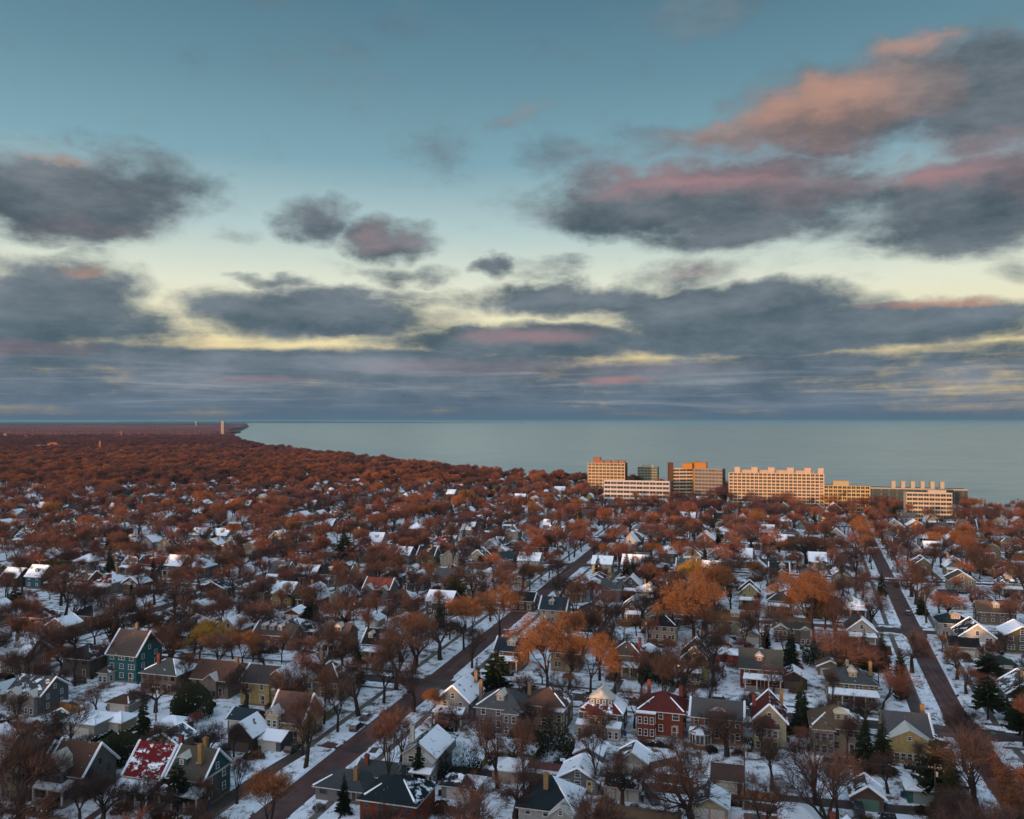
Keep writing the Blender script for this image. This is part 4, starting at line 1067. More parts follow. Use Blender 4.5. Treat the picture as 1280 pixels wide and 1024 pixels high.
hero(615, 703, 15, 9, 6.4, 'hip', pitch=.5, wall=(.56, .53, .50), roofc=(.2, .1, .09), snow=3, cols=6, label='long white house with many dark windows beyond the avenue', short='the long white many-windowed house')
hero(265, 748, 12, 9, 4.4, 'gf', pitch=.45, wall=(.12, .11, .10), roofc=(.02, .03, .04), snow=1, label='dark house with wide low gable and black roof', short='the wide low-gabled dark house')
hero(110, 728, 13, 9, 3.6, 'hip', pitch=.45, wall=(.24, .14, .10), roofc=(.02, .028, .035), snow=1, rows=1, label='low house with black hipped roof among snowy yards', short='the low black-roofed house')

# --- the rest of the lots, row by row
WALLS = [('white', WHITE), ('cream', CREAM), ('tan', TAN), ('yellow', YEL), ('grey', GREY), ('charcoal', DGREY), ('slate blue', SLATE), ('teal', TEAL), ('red brick', BRICK),
         ('orange brick', OBRICK), ('olive', OLIVE), ('brown', BROWN), ('pale blue', (.30, .36, .40)), ('pale green', (.28, .33, .26)), ('beige', (.38, .33, .26)), ('pinkish', (.44, .33, .28))]
ROOFS = [('grey', R_GREY), ('black', R_DARK), ('navy', R_BLUE), ('brown', R_BROWN), ('maroon', R_MAROON), ('fawn', (.13, .085, .06)), ('slate', (.06, .075, .085)), ('dark green', (.025, .05, .04))]
KINDS = {'hip': 'hipped', 'gf': 'front-gabled', 'gs': 'side-gabled', 'pyr': 'pyramid', 'gamb': 'barn-like'}
ORD = ['first', 'second', 'third', 'fourth', 'fifth', 'sixth', 'seventh', 'eighth', 'ninth', 'tenth', 'eleventh', 'twelfth', '13th', '14th', '15th', '16th', '17th', '18th', '19th', '20th', '21st', '22nd', '23rd', '24th', '25th']
def nearest_gap(x, y):
    return min((math.hypot(x - q[0], y - q[1]) - (q[2] + q[3]) * .28 for q in HOUSES), default=99)
random.seed(77)
lots = []
def street_i(t): return min(range(len(CROSS)), key=lambda k: abs(CROSS[k][0] - t))
AVN = ['outermost avenue', 'leftmost avenue', 'left-hand avenue', 'diagonal avenue', 'brick avenue', 'right-hand avenue', 'rightmost avenue', 'far avenue']
SHORTS = set()
seen_labels = set()
for k, (ct, hw) in enumerate(CROSS):
    for side in (-1, 1):
        tc = ct + side * (hw + 17)
        for i in range(len(AVES) - 1):
            s = sb(i, tc) + 13; n = 0
            send = sb(i + 1, tc) - 13
            while s < send:
                wd = random.uniform(7.4, 10.6); sc = s + wd/2; s += wd + random.uniform(3.0, 6.0)
                if sc + wd/2 > send: break
                n += 1
                x, y = GW(sc + random.uniform(-.6, .6), tc + random.uniform(-1.2, 1.2))
                p = proj(x, y, 4)
                if p is None or not (-60 < p[0] < 1340 and p[1] < 1090) or y > 1150 or not on_land(x, y, 45): continue
                if nearest_gap(x, y) < wd * .52 + 3.4: continue
                lots.append((y, x, wd, k, i, n, side, tc))
lots.sort()
SURNAMES = {}
house_n = 0
far_mb = {}
def far_house(x, y, w, d, h, roof, pitch, wc, rc, snow):
    """beyond the 300 houses one can follow: joined into one mass per colour"""
    global far_mb
    key = (wc, rc)
    if key not in far_mb: far_mb[key] = MB()
    mb = far_mb[key]; q = MB(); q.box(-w/2, w/2, -d/2, d/2, 0, h, 0); gable_wall(q, w, d, h, roof, pitch)
    r, zr, sn, ze = roof_mesh(roof, w, d, h, pitch, GR, snow, strips=False)
    r.m = [m + 2 for m in r.m]
    for cx in (-.25, .25):
        for z in (1.2, 3.9):
            if z < h - 1: q.box(cx * w - .6, cx * w + .6, -d/2 - .06, -d/2, z, z + 1.4, 1)
    c, s_ = math.cos(GR), math.sin(GR)
    for part in (q, r):
        o = len(mb.v)
        mb.v += [(x + v[0] * c - v[1] * s_, y + v[0] * s_ + v[1] * c, v[2]) for v in part.v]
        mb.f += [tuple(o + a for a in f) for f in part.f]; mb.m += part.m
N_HERO = len(HOUSES)
MAXH = 296
for (y, x, wd, k, i, n, side, tc) in lots:
    wn, wc = random.choice(WALLS); rn, rc = random.choice(ROOFS)
    roof = random.choices(['hip', 'gf', 'gs', 'pyr', 'gamb'], [3, 4, 4, 1, .7])[0]
    d = random.uniform(7.8, 10); h = random.choice([5.2, 5.6, 5.8, 4.8]); pitch = random.uniform(.6, .95) if roof != 'hip' else random.uniform(.5, .7)
    if roof == 'gamb': h = 3.6; wd = min(wd, 8.5)
    snow = random.choices([0, 1, 2, 3, 4], [1, 3, 3, 3, 4])[0]
    jit = random.uniform(-.12, .12)
    wc2 = tuple(min(.6, v * (1 + jit)) for v in wc)
    if house_n + N_HERO >= MAXH:
        far_house(x, y, wd, d, h, roof, pitch, tuple(v for v in wc), rc, snow); HOUSES.append((x, y, wd, d, GR, '')); continue
    house_n += 1
    lite = y > 300
    sw = ['bare', 'dusted', 'half-snowy', 'patchy', 'snow-white'][snow]
    label = f"{wn} house, {sw} {rn} roof, {ORD[n-1]} right of {AVN[i]}, {ORD[k]} street {'near' if side < 0 else 'far'} side"
    short = f"the {sw}-roofed {wn} {KINDS[roof]} house" if sw != 'bare' else f"the {rn}-roofed {wn} {KINDS[roof]} house"
    if short in SHORTS: short = ''
    else: SHORTS.add(short)
    porch = None
    if side > 0 and random.random() < .75 or random.random() < .25: porch = (-wd/2 + .2, wd/2 - random.choice([.2, 3]), 2.4, random.choice([4, 4, 1]))
    dorm = [(random.uniform(-1.5, 1.5), random.choice([1.8, 2.6]), random.choice(['gable', 'gable', 'hip', 'shed']), tuple(wc2))] if roof in ('hip', 'gs', 'pyr') and random.random() < .6 and y < 700 else ()
    bays = []
    if random.random() < .3 and not porch: x0 = random.uniform(-wd/2 + .3, 0); bays = [(x0, x0 + wd * .38, 1.5, h - .5, random.choice(['gable', 'hip', 'shed']))]
    ch = [(random.uniform(-wd * .3, wd * .3), random.uniform(-1, 2), random.uniform(2.2, 3.2), random.choice([C_YEL, C_RED, C_TAN]))] if random.random() < .8 else ()
    make_house(x, y, wd, d, h, roof, pitch=pitch, wall=wc2, roofc=rc, label=label, short=short, wallm='brick' if 'brick' in wn else 'siding', snow=snow, porch=porch,
               dormers=dorm, chim=ch, bays=bays, lite=lite, cols=3 if wd > 9.5 else 2, sidewin=y < 600)
# garages on the alleys at mid-block, snow still on most
ng = 0
for k, (ct, hw) in enumerate(CROSS[:-1]):
    for i in range(3, 7):
        for side in (-1, 1):
            tc = ct + 51.5 + side * 8; s = sb(i, tc) + 16; n = 0
            while s < sb(i + 1, tc) - 16:
                wd = random.choice([4.2, 6.4, 6.8]); sc = s + wd/2; s += wd + random.uniform(4, 16); n += 1
                x, y = GW(sc, tc + random.uniform(-1.5, 1.5)); p = proj(x, y, 2)
                if p is None or not (-20 < p[0] < 1300 and p[1] < 1060) or y > 520 or not on_land(x, y, 45): continue
                if nearest_gap(x, y) < wd * .5 + 2.5 or ng >= 90: continue
                ng += 1; wn, wc = random.choice([w for w in WALLS if w[0] in ('white', 'cream', 'tan', 'grey', 'beige', 'brown', 'olive', 'red brick')])
                roof = random.choice(['hip', 'gf', 'gs', 'gf'])
                make_house(x, y, wd, 6.4, 2.7, roof, pitch=.5, wall=wc, roofc=random.choice(ROOFS)[1], snow=random.choice([4, 4, 3, 1]), garage=True, gcols=1 if wd < 6 else 2, lite=True, cat='garage', name='garage', group='alley garages',
                           label=f"{wn} {KINDS[roof]} garage, {ORD[n-1]} right of {AVN[i]}, {'near' if side < 0 else 'far'} side of alley beyond {ORD[k]} street", short='')
o_parts = []
allm = MB(); mats = []
far_root_done = False
for (wc, rc), mb in far_mb.items():
    pass
if far_mb:
    # one joined mass: a wall and a roof material for each pair of colours
    def fixed(name, src, c):
        m = M[src].copy(); m.name = name
        for nd in m.node_tree.nodes:
            if nd.bl_idname == 'ShaderNodeObjectInfo':
                for l in list(m.node_tree.links):
                    if l.from_node == nd and l.from_socket.name == 'Color':
                        rgb = m.node_tree.nodes.new('ShaderNodeRGB'); rgb.outputs[0].default_value = tuple(c) + (1,); m.node_tree.links.new(rgb.outputs[0], l.to_socket)
        M[name] = m
    names = []; cache = {}
    def slot(src, c):
        key = (src, c)
        if key not in cache:
            nm = f'{src}_{len(cache)}'; fixed(nm, src, c); cache[key] = len(names); names.append(nm)
        return cache[key]
    gl = None
    for (wc, rc), mb in far_mb.items():
        mp = {0: slot('siding', wc), 1: slot('window_glass', (0, 0, 0)), 2: slot('shingle_bare', rc), 3: slot('shingle_patchy', rc), 4: slot('shingle_snow', rc), 5: slot('white_trim', (0, 0, 0)), 6: slot('snow', (0, 0, 0))}
        o = len(allm.v); allm.v += mb.v; allm.f += [tuple(o + a for a in f) for f in mb.f]; allm.m += [mp[m] for m in mb.m]
    fo = link('distant_houses', allm.mesh('distant_houses', names)); fo['kind'] = 'stuff'; fo['label'] = 'far small snowy-roofed houses showing between the tree crowns'; fo['category'] = 'houses'

# ------------------------------------------------------------------ apartment towers along the lake shore
def tower(pl, pr, ytop, Y, floors, depth, label, wall=(.5, .46, .40), end=(.20, .11, .06), glass='window_glass', bay=3.4, pods=(), rot=GR, style='grid', name='apartment_tower', cat='apartment building', podc=(.55, .5, .44), capc=None):
    xl, xr = (pl - 640) / FPX * Y, (pr - 640) / FPX * Y
    Wd = (xr - xl) / math.cos(rot); H = CAM_H - (ytop - 526) / FPX * Y
    root = thing(name, label, cat, (xl, Y, .1), rot)
    HOUSES.append(((xl + xr)/2, Y + depth/2, Wd, depth, rot, ''))
    nb = max(3, int(Wd / bay)); b = Wd / nb; fh = H / floors
    c = MB(); c.box(0, Wd, .6, depth, -.5, H - .2, 0); link('wall', c.mesh('wall', ['stucco']), root, color=wall)
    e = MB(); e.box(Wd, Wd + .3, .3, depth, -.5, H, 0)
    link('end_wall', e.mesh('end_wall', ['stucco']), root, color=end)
    e = MB(); e.box(-.3, 0, .3, depth, -.5, H, 0)
    link('end_wall', e.mesh('end_wall', ['stucco']), root, color=wall)
    s = MB(); s.box(-.3, Wd + .3, 0 if style != 'glass' else .35, .6, -.18, .18); sm = s.mesh('floor_slab', ['stucco'])
    if style in ('bands', 'grid'):
        s = MB(); hh = .5 if style == 'grid' else fh * .36; s.box(-.3, Wd + .3, .05, .6, -hh/2, hh/2); sm = s.mesh('floor_slab', ['stucco'])
    for f in range(floors + 1): link('floor_slab', sm, root, (0, 0, H * f / floors - .05), color=wall if f < floors else (capc or wall))
    pw = .65 if style == 'grid' else .35
    p = MB(); p.box(-pw/2, pw/2, -.25 if style == 'grid' else .2, .6, 0, H); pm = p.mesh('pier', ['stucco'])
    if style != 'bands':
        for k in range(nb + 1): link('pier', pm, root, (b * k, -.02 * (k % 2), 0), color=wall)
    wmb = MB(); ww, wh = b - pw - .2, fh * (.54 if style == 'bands' else .68)
    wmb.box(-ww/2, ww/2, -.06, 0, 0, wh, 0); wmb.box(-.06, .06, -.1, -.06, 0, wh, 1)
    wm = wmb.mesh('window', [glass, 'white_trim'])
    for f in range(floors):
        for k in range(nb):
            if nb * floors > 290 and (k in (0, nb - 1)) and f % 2: continue
            link('window', wm, root, (b * (k + .5), .6, fh * f + fh * .24))
    if depth > 8:      # a column of windows on the flank towards the camera
        em = MB(); em.box(-.8, .8, -.05, 0, 0, 1.5, 0); emm = em.mesh('window', ['window_glass'])
        for f in range(floors):
            for cy in (depth * .35, depth * .7): link('window', emm, root, (Wd + .3, cy, fh * f + .9), R(90))
    for (q0, q1, hh, dd) in pods:
        pm_ = MB(); pm_.box(q0 * Wd, q1 * Wd, dd, dd + 5, H - .3, H + hh - .3, 0); pm_.box(q0 * Wd - .2, q1 * Wd + .2, dd - .2, dd + 5.2, H + hh - .3, H + hh, 0)
        link('penthouse', pm_.mesh('penthouse', ['stucco']), root, color=podc)
    return root
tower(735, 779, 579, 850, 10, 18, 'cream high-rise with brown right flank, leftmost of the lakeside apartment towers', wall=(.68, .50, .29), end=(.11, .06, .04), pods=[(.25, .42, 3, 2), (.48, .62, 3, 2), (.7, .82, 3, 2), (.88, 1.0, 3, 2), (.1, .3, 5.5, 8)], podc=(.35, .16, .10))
tower(797, 820, 584, 900, 9, 16, 'small gold and green glass tower behind the low white apartment block', wall=(.42, .36, .20), end=(.05, .16, .15), glass='tower_glass', style='glass', pods=[(.2, .8, 2.2, 3)])
tower(755, 832, 601, 735, 6, 14, 'long low white apartment block in front of the towers', wall=(.60, .58, .58), end=(.55, .53, .53), style='bands', bay=5.2)
r1 = tower(841, 867, 586, 770, 10, 15, 'white-banded tower wing with brown end wall, left half of the bent tower', wall=(.66, .54, .38), end=(.30, .15, .06), style='bands', bay=5, rot=R(6))
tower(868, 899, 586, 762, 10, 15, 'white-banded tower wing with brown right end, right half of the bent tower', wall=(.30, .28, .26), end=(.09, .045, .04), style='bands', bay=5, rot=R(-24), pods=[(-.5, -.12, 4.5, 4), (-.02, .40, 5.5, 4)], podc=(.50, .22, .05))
tower(911, 1018, 591, 720, 11, 17, 'longest cream high-rise with white roof blocks and a grid of balconies', wall=(.72, .56, .38), end=(.60, .57, .54), pods=[(.06, .12, 5, 1), (.24, .31, 5, 1), (.42, .49, 5, 1), (.62, .69, 5, 1), (.80, .87, 5, 1), (.94, 1.0, 5, 1), (.13, .9, 2.4, 6)], podc=(.60, .46, .36))
tower(1024, 1080, 607, 700, 7, 16, 'ochre mid-rise block with small square rooftop house right of the longest tower', wall=(.62, .48, .22), end=(.25, .20, .15), pods=[(.28, .6, 4, 4)], podc=(.50, .40, .24))
tower(1086, 1192, 610, 690, 6, 20, 'dark glass lakeside building with a row of pale roof vents', wall=(.10, .085, .075), end=(.08, .07, .07), glass='tower_glass', style='bands', bay=6, pods=[(.24 + .1 * k, .28 + .1 * k, 6, 3) for k in range(6)], podc=(.50, .45, .34), capc=(.45, .38, .30))
tower(1133, 1182, 616, 622, 7, 13, 'beige banded office block standing nearest among the bare trees', wall=(.58, .48, .36), end=(.30, .28, .28), style='bands', bay=3.6, pods=[(.5, .9, 2.0, 4)])
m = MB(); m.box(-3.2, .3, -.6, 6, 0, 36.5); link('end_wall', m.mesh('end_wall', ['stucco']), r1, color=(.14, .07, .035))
m = MB(); m.box(0, 6.5, -1.6, 7, 0, 37.0); link('stair_tower', m.mesh('stair_tower', ['stucco']), r1, (18.6, 0, 0), color=(.50, .26, .06))
# far off among the woods
def far_block(px, Y, w, h, d, c, label, name='apartment_tower', cat='tower', cap=None):
    x = (px - 640) / FPX * Y; root = thing(name, label, cat, (x, Y, 0), 0)
    HOUSES.append((x, Y, w, d, 0, ''))
    b = MB(); b.box(-w/2, w/2, 0, d, 0, h); link('wall', b.mesh('wall', ['stucco']), root, color=c)
    b = MB(); b.box(-w * .3, w * .3, d * .2, d * .8, h, h + max(2, h * .05)); link('roof_house', b.mesh('roof_house', ['stucco']), root, color=cap or c)
    n = int(h / 3.5)
    if n < 25:
        b = MB(); b.box(-w * .4, w * .4, -.1, 0, 0, 1.2); m = b.mesh('window', ['window_glass'])
        for k in range(1, n): link('window', m, root, (0, 0, k * 3.4))
far_block(278, 3650, 12, 70, 10, (.50, .42, .40), 'slender pale high-rise standing alone at the far shore on the left')
far_block(125, 1900, 5, 27, 6, (.30, .12, .08), 'rust-red slab tower rising from the woods at far left', cap=(.4, .2, .15))
far_block(152, 3300, 9, 34, 8, (.20, .11, .11), 'small reddish tower far off in the left woods')
far_block(30, 3200, 34, 17, 10, (.28, .22, .20), 'pale wide block on the far left skyline')
far_block(6, 3200, 12, 24, 10, (.28, .22, .20), 'narrow pale block at the far left edge of the skyline')
far_block(64, 2050, 130, 14, 20, (.26, .15, .12), 'long low pinkish school building in the left woods', name='school', cat='school')
far_block(66, 2080, 26, 19, 14, (.35, .13, .09), 'reddish block rising behind the long school building', name='school_hall', cat='hall')
# white water tower on the skyline
x = (245 - 640) / FPX * 9000; root = thing('water_tower', 'tiny white water tower on the left skyline', 'water tower', (x, 9000, 0))
b = MB(); b.bar((0, 0, 0), (0, 0, 52), 3, n=8); link('stem', b.mesh('stem', ['concrete']), root)
b = MB(); b.bar((0, 0, 50), (0, 0, 58), 6, r2=12, n=10); b.bar((0, 0, 58), (0, 0, 66), 12, r2=5, n=10); link('tank', b.mesh('tank', ['concrete']), root)

# ------------------------------------------------------------------ trees
def rnd_dir(d, ang, rg):
    u = d.orthogonal().normalized(); w = d.cross(u); t = rg.uniform(0, 2 * math.pi)
    return (d * math.cos(ang) + (u * math.cos(t) + w * math.sin(t)) * math.sin(ang)).normalized()

def grow_bare(seed, H=18.0, spread=.55, depth=5, ntw=18, tw=.055, tl=1.25, leafy=0, fork=.28, upright=.25, thick=1.0):
    """tapered trunk, forking limbs down to fine twigs; returns (trunk mesh builder, twig mesh builder)"""
    rg = random.Random(seed); T, C = MB(), MB()
    def rec(p, d, L, r, lev):
        n = 2 if lev < 3 else 1
        q = p
        for k in range(n):
            d = (rnd_dir(d, rg.uniform(.03, .16), rg) + Vector((0, 0, upright * .12))).normalized()
            q2 = q + d * (L / n); r2 = r * (.80 if n == 2 else .62)
            (T if lev < 4 else C).bar(q, q2, r, 0 if lev < 4 else 1, r2=r2, n=6 if lev == 0 else (4 if lev < 3 else 3))
            q, r = q2, r2
        if lev >= depth or L < .9:
            for k in range(ntw):
                b = q - d * rg.uniform(0, L * .8); e = rnd_dir(d, rg.uniform(.2, 1.1), rg) + Vector((0, 0, .15))
                l = tl * rg.uniform(.5, 1.3); e = e.normalized()
                s = e.orthogonal().normalized(); s = (s * math.cos(k) + e.cross(s) * math.sin(k)) * tw * rg.uniform(.7, 1.3)
                if leafy and k % 4:
                    c = b + e * l * rg.uniform(.3, 1); a1 = Vector((rg.uniform(-1, 1), rg.uniform(-1, 1), rg.uniform(-1, 1))).normalized() * leafy; a2 = rnd_dir(a1, 1.3, rg) * leafy
                    C.v += [tuple(c), tuple(c + a1), tuple(c + a2)]
                else: C.v += [tuple(b - s), tuple(b + s), tuple(b + e * l)]
                i = len(C.v); C.f.append((i - 3, i - 2, i - 1)); C.m.append(0)
            return
        kids = {0: 4, 1: 3, 2: 3, 3: 3, 4: 3}.get(lev, 2) + (1 if rg.random() < .35 else 0)
        for k in range(kids):
            a = rg.uniform(.35, .85) * spread / .55 if lev < 2 else rg.uniform(.3, .95)
            nd = rnd_dir(d, a, rg); nd.z += upright * (.9 if lev < 2 else .3); nd.normalize()
            if nd.z < -.1: nd.z = .1; nd.normalize()
            st = q if (k < 2 or lev == 0) else p.lerp(q, rg.uniform(.4, .95))
            rec(st, nd, L * rg.uniform(.62, .85) * (1.0 if lev else 1.0), r * rg.uniform(.60, .78), lev + 1)
    rec(Vector((0, 0, -.2)), Vector((0, 0, 1)), H * fork, (H * .020 + .06) * thick, 0)
    z = max(v[2] for v in C.v); k = H / z
    for mb in (T, C): mb.v = [(v[0] * k, v[1] * k, v[2] * k) for v in mb.v]
    return T, C

def grow_spruce(seed, H=14.0, rad=3.0, whorls=22, per=10, droop=.35, taper=1.0, start=.08):
    rg = random.Random(seed); T, C = MB(), MB()
    T.bar((0, 0, -.2), (0, 0, H), H * .018 + .05, r2=.03, n=5)
    for w in range(whorls):
        f = (w + .5) / whorls; z = H * (start + (1 - start) * f); rr = rad * (1 - f) ** taper + .15
        for k in range(per):
            t = rg.uniform(0, 6.283); L = rr * rg.uniform(.7, 1.15); c, s = math.cos(t), math.sin(t)
            tip = Vector((c * L, s * L, z - L * droop * rg.uniform(.5, 1.3))); base = Vector((0, 0, z + .1)); side = Vector((-s, c, 0)) * L * .17
            for j in range(4):
                a = .15 + .25 * j; p = base.lerp(tip, a); q = base.lerp(tip, min(1.0, a + .42)); wdt = side * (1.25 - .55 * a) * rg.uniform(.7, 1.3)
                dz = Vector((0, 0, -L * .13 * rg.uniform(.3, 1.4)))
                C.v += [tuple(p + wdt + dz), tuple(p - wdt + dz), tuple(q)]; i = len(C.v); C.f.append((i - 3, i - 2, i - 1)); C.m.append(0)
            C.v += [tuple(base.lerp(tip, .1)), tuple(base.lerp(tip, .6) + Vector((0, 0, -L * .25))), tuple(tip)]; i = len(C.v); C.f.append((i - 3, i - 2, i - 1)); C.m.append(0)
    return T, C

def grow_bush(seed, rad=1.5, h=1.8, n=700, dense=False):
    rg = random.Random(seed); T, C = MB(), MB()
    for k in range(7):
        d = rnd_dir(Vector((0, 0, 1)), rg.uniform(.1, .7), rg); T.bar((0, 0, -.1), tuple(d * h * .8), .05, r2=.015, n=3)
    for k in range(n):
        t, u = rg.uniform(0, 6.283), rg.random() ** .5; c = Vector((math.cos(t) * u * rad, math.sin(t) * u * rad, h * rg.uniform(.05, 1) * (1 - .55 * u * u)))
        e = (c + Vector((0, 0, .6)) + Vector((rg.uniform(-.6, .6), rg.uniform(-.6, .6), rg.uniform(-.3, .6)))).normalized(); s = e.orthogonal() * (.13 if dense else .03); l = .3 if dense else .55
        C.v += [tuple(c - s), tuple(c + s), tuple(c + e * l)]; i = len(C.v); C.f.append((i - 3, i - 2, i - 1)); C.m.append(0)
    return T, C

PROTO = {}
def proto(key, T, C, cm, tm='bark'):
    PROTO[key] = (T.mesh('trunk', [tm]), C.mesh('crown', [cm, tm]), (T, C, cm, tm))
BARE = []
for k in range(8):
    sp = [.5, .62, .45, .7, .55, .6, .4, .66][k]
    T, C = grow_bare(100 + k, H=18, spread=sp, depth=5 if k < 6 else 4, ntw=[24, 9, 30, 8, 14, 11, 40, 16][k], tw=.020, tl=1.5, fork=[.26, .22, .32, .2, .28, .24, .34, .2][k], upright=[.3, .2, .45, .12, .3, .25, .6, .15][k])
    proto(f'bare{k}', T, C, 'twigs'); BARE.append(f'bare{k}')
NEAR = []
for k in range(6):
    T, C = grow_bare(150 + k, H=20, spread=[.55, .7, .5, .62, .75, .45][k], depth=5, ntw=[6, 7, 9, 5, 7, 8][k], tw=.022, tl=2.0, fork=[.22, .18, .26, .2, .16, .3][k], upright=[.3, .2, .5, .3, .15, .6][k], thick=1.35)
    proto(f'near{k}', T, C, 'near_twigs'); NEAR.append(f'near{k}')
RUST = []
for k in range(3):
    T, C = grow_bare(200 + k, H=18, spread=.5, depth=5, ntw=30, leafy=.19, fork=.26, upright=.3, tw=.025, tl=1.5)
    proto(f'rust{k}', T, C, 'rust_leaves'); RUST.append(f'rust{k}')
T, C = grow_bare(230, H=15, spread=.5, depth=5, ntw=28, leafy=.2, fork=.24, upright=.4, tw=.025); proto('gold', T, C, 'gold_leaves')
T, C = grow_bare(240, H=20, spread=.4, depth=5, ntw=14, tw=.018, fork=.30, upright=.6); proto('ivy', T, C, 'twigs', 'ivy_bark')
for k in range(3):
    T, C = grow_spruce(300 + k, rad=[3.0, 3.6, 2.5][k], whorls=[30, 26, 32][k], per=12, droop=[.35, .5, .3][k]); proto(f'spruce{k}', T, C, 'needles')
T, C = grow_spruce(320, H=9, rad=1.3, whorls=30, per=14, droop=-.5, taper=.45, start=.02); proto('column', T, C, 'needles')
T, C = grow_spruce(330, H=12, rad=4.2, whorls=13, per=10, droop=.0, taper=.5, start=.3); proto('pine', T, C, 'needles')
T, C = grow_bush(400, 4.2, 6.0, 4200, True); proto('yew', T, C, 'needles')
for k in range(2):
    T, C = grow_bush(410 + k, 1.7, 2.0, 900); proto(f'bush{k}', T, C, 'shrub_twigs')
T, C = grow_bush(420, 1.1, 1.1, 500, True); proto('boxbush', T, C, 'needles')
for k in range(4):   # lighter trees for the distance
    T, C = grow_bare(500 + k, H=18, spread=[.55, .65, .48, .6][k], depth=4, ntw=22, tw=.060, tl=2.0, fork=.24, upright=.3); proto(f'far{k}', T, C, 'far_twigs')
T, C = grow_spruce(530, rad=3.0, whorls=12, per=8); proto('farspruce', T, C, 'needles')

for k in BARE + NEAR: PROTO[k + '_mid'] = (None, None, (PROTO[k][2][0], PROTO[k][2][1], 'far_twigs', 'bark'))
REF = [h for h in HOUSES if h[5]]
used = set()
def describe(x, y, head):
    near = sorted(REF, key=lambda q: (q[0] - x) ** 2 + (q[1] - y) ** 2)[:9]
    cands = []
    for q in near:
        ds = (x - q[0]) * VX + (y - q[1]) * VY; dt = (x - q[0]) * UX + (y - q[1]) * UY
        rel = ('in front of' if dt < 0 else 'behind') if abs(dt) > abs(ds) else ('to the right of' if ds > 0 else 'to the left of')
        cands.append(f"{head} {rel} {q[5]}")
        rel2 = ('front right of' if ds > 0 else 'front left of') if dt < 0 else ('back right of' if ds > 0 else 'back left of')
        cands.append(f"{head} off the {rel2} {q[5]}")
    for q in near[1:4]: cands.append(f"{head} between {near[0][5]} and {q[5]}")
    for c in cands:
        if c not in used and len(c.split()) <= 16: used.add(c); return c
    return None

def place_tree(key, x, y, H, head, cat, name, group=None, label=None, rz=None, wide=1.0, lean=None):
    base = {'near': 20, 'bare': 18, 'rust': 18, 'gold': 15, 'ivy': 20, 'spruc': 14, 'colum': 9, 'pine': 12, 'yew': 6.0, 'far': 18}.get(next((p for p in ('near', 'bare', 'rust', 'gold', 'ivy', 'spruc', 'colum', 'pine', 'yew', 'far') if key.startswith(p)), ''), 2.0)
    if key == 'boxbush': base = 1.1
    lb = label or describe(x, y, head)
    if lb is None: return None
    if label: used.add(label)
    k = H / base
    r = thing(name, lb, cat, (x, y, .1), random.uniform(0, 6.28) if rz is None else rz, group, scale=(k * wide, k * wide, k))
    r.rotation_euler[0] = random.uniform(-.03, .03); r.rotation_euler[1] = random.uniform(-.03, .03)
    tm, cm, _ = PROTO[key]
    link('trunk' if name not in ('shrub',) else 'stems', tm, r); link('crown' if name != 'shrub' else 'foliage', cm, r)
    TREES.append((x, y)); return r
TREES = []
random.seed(5)
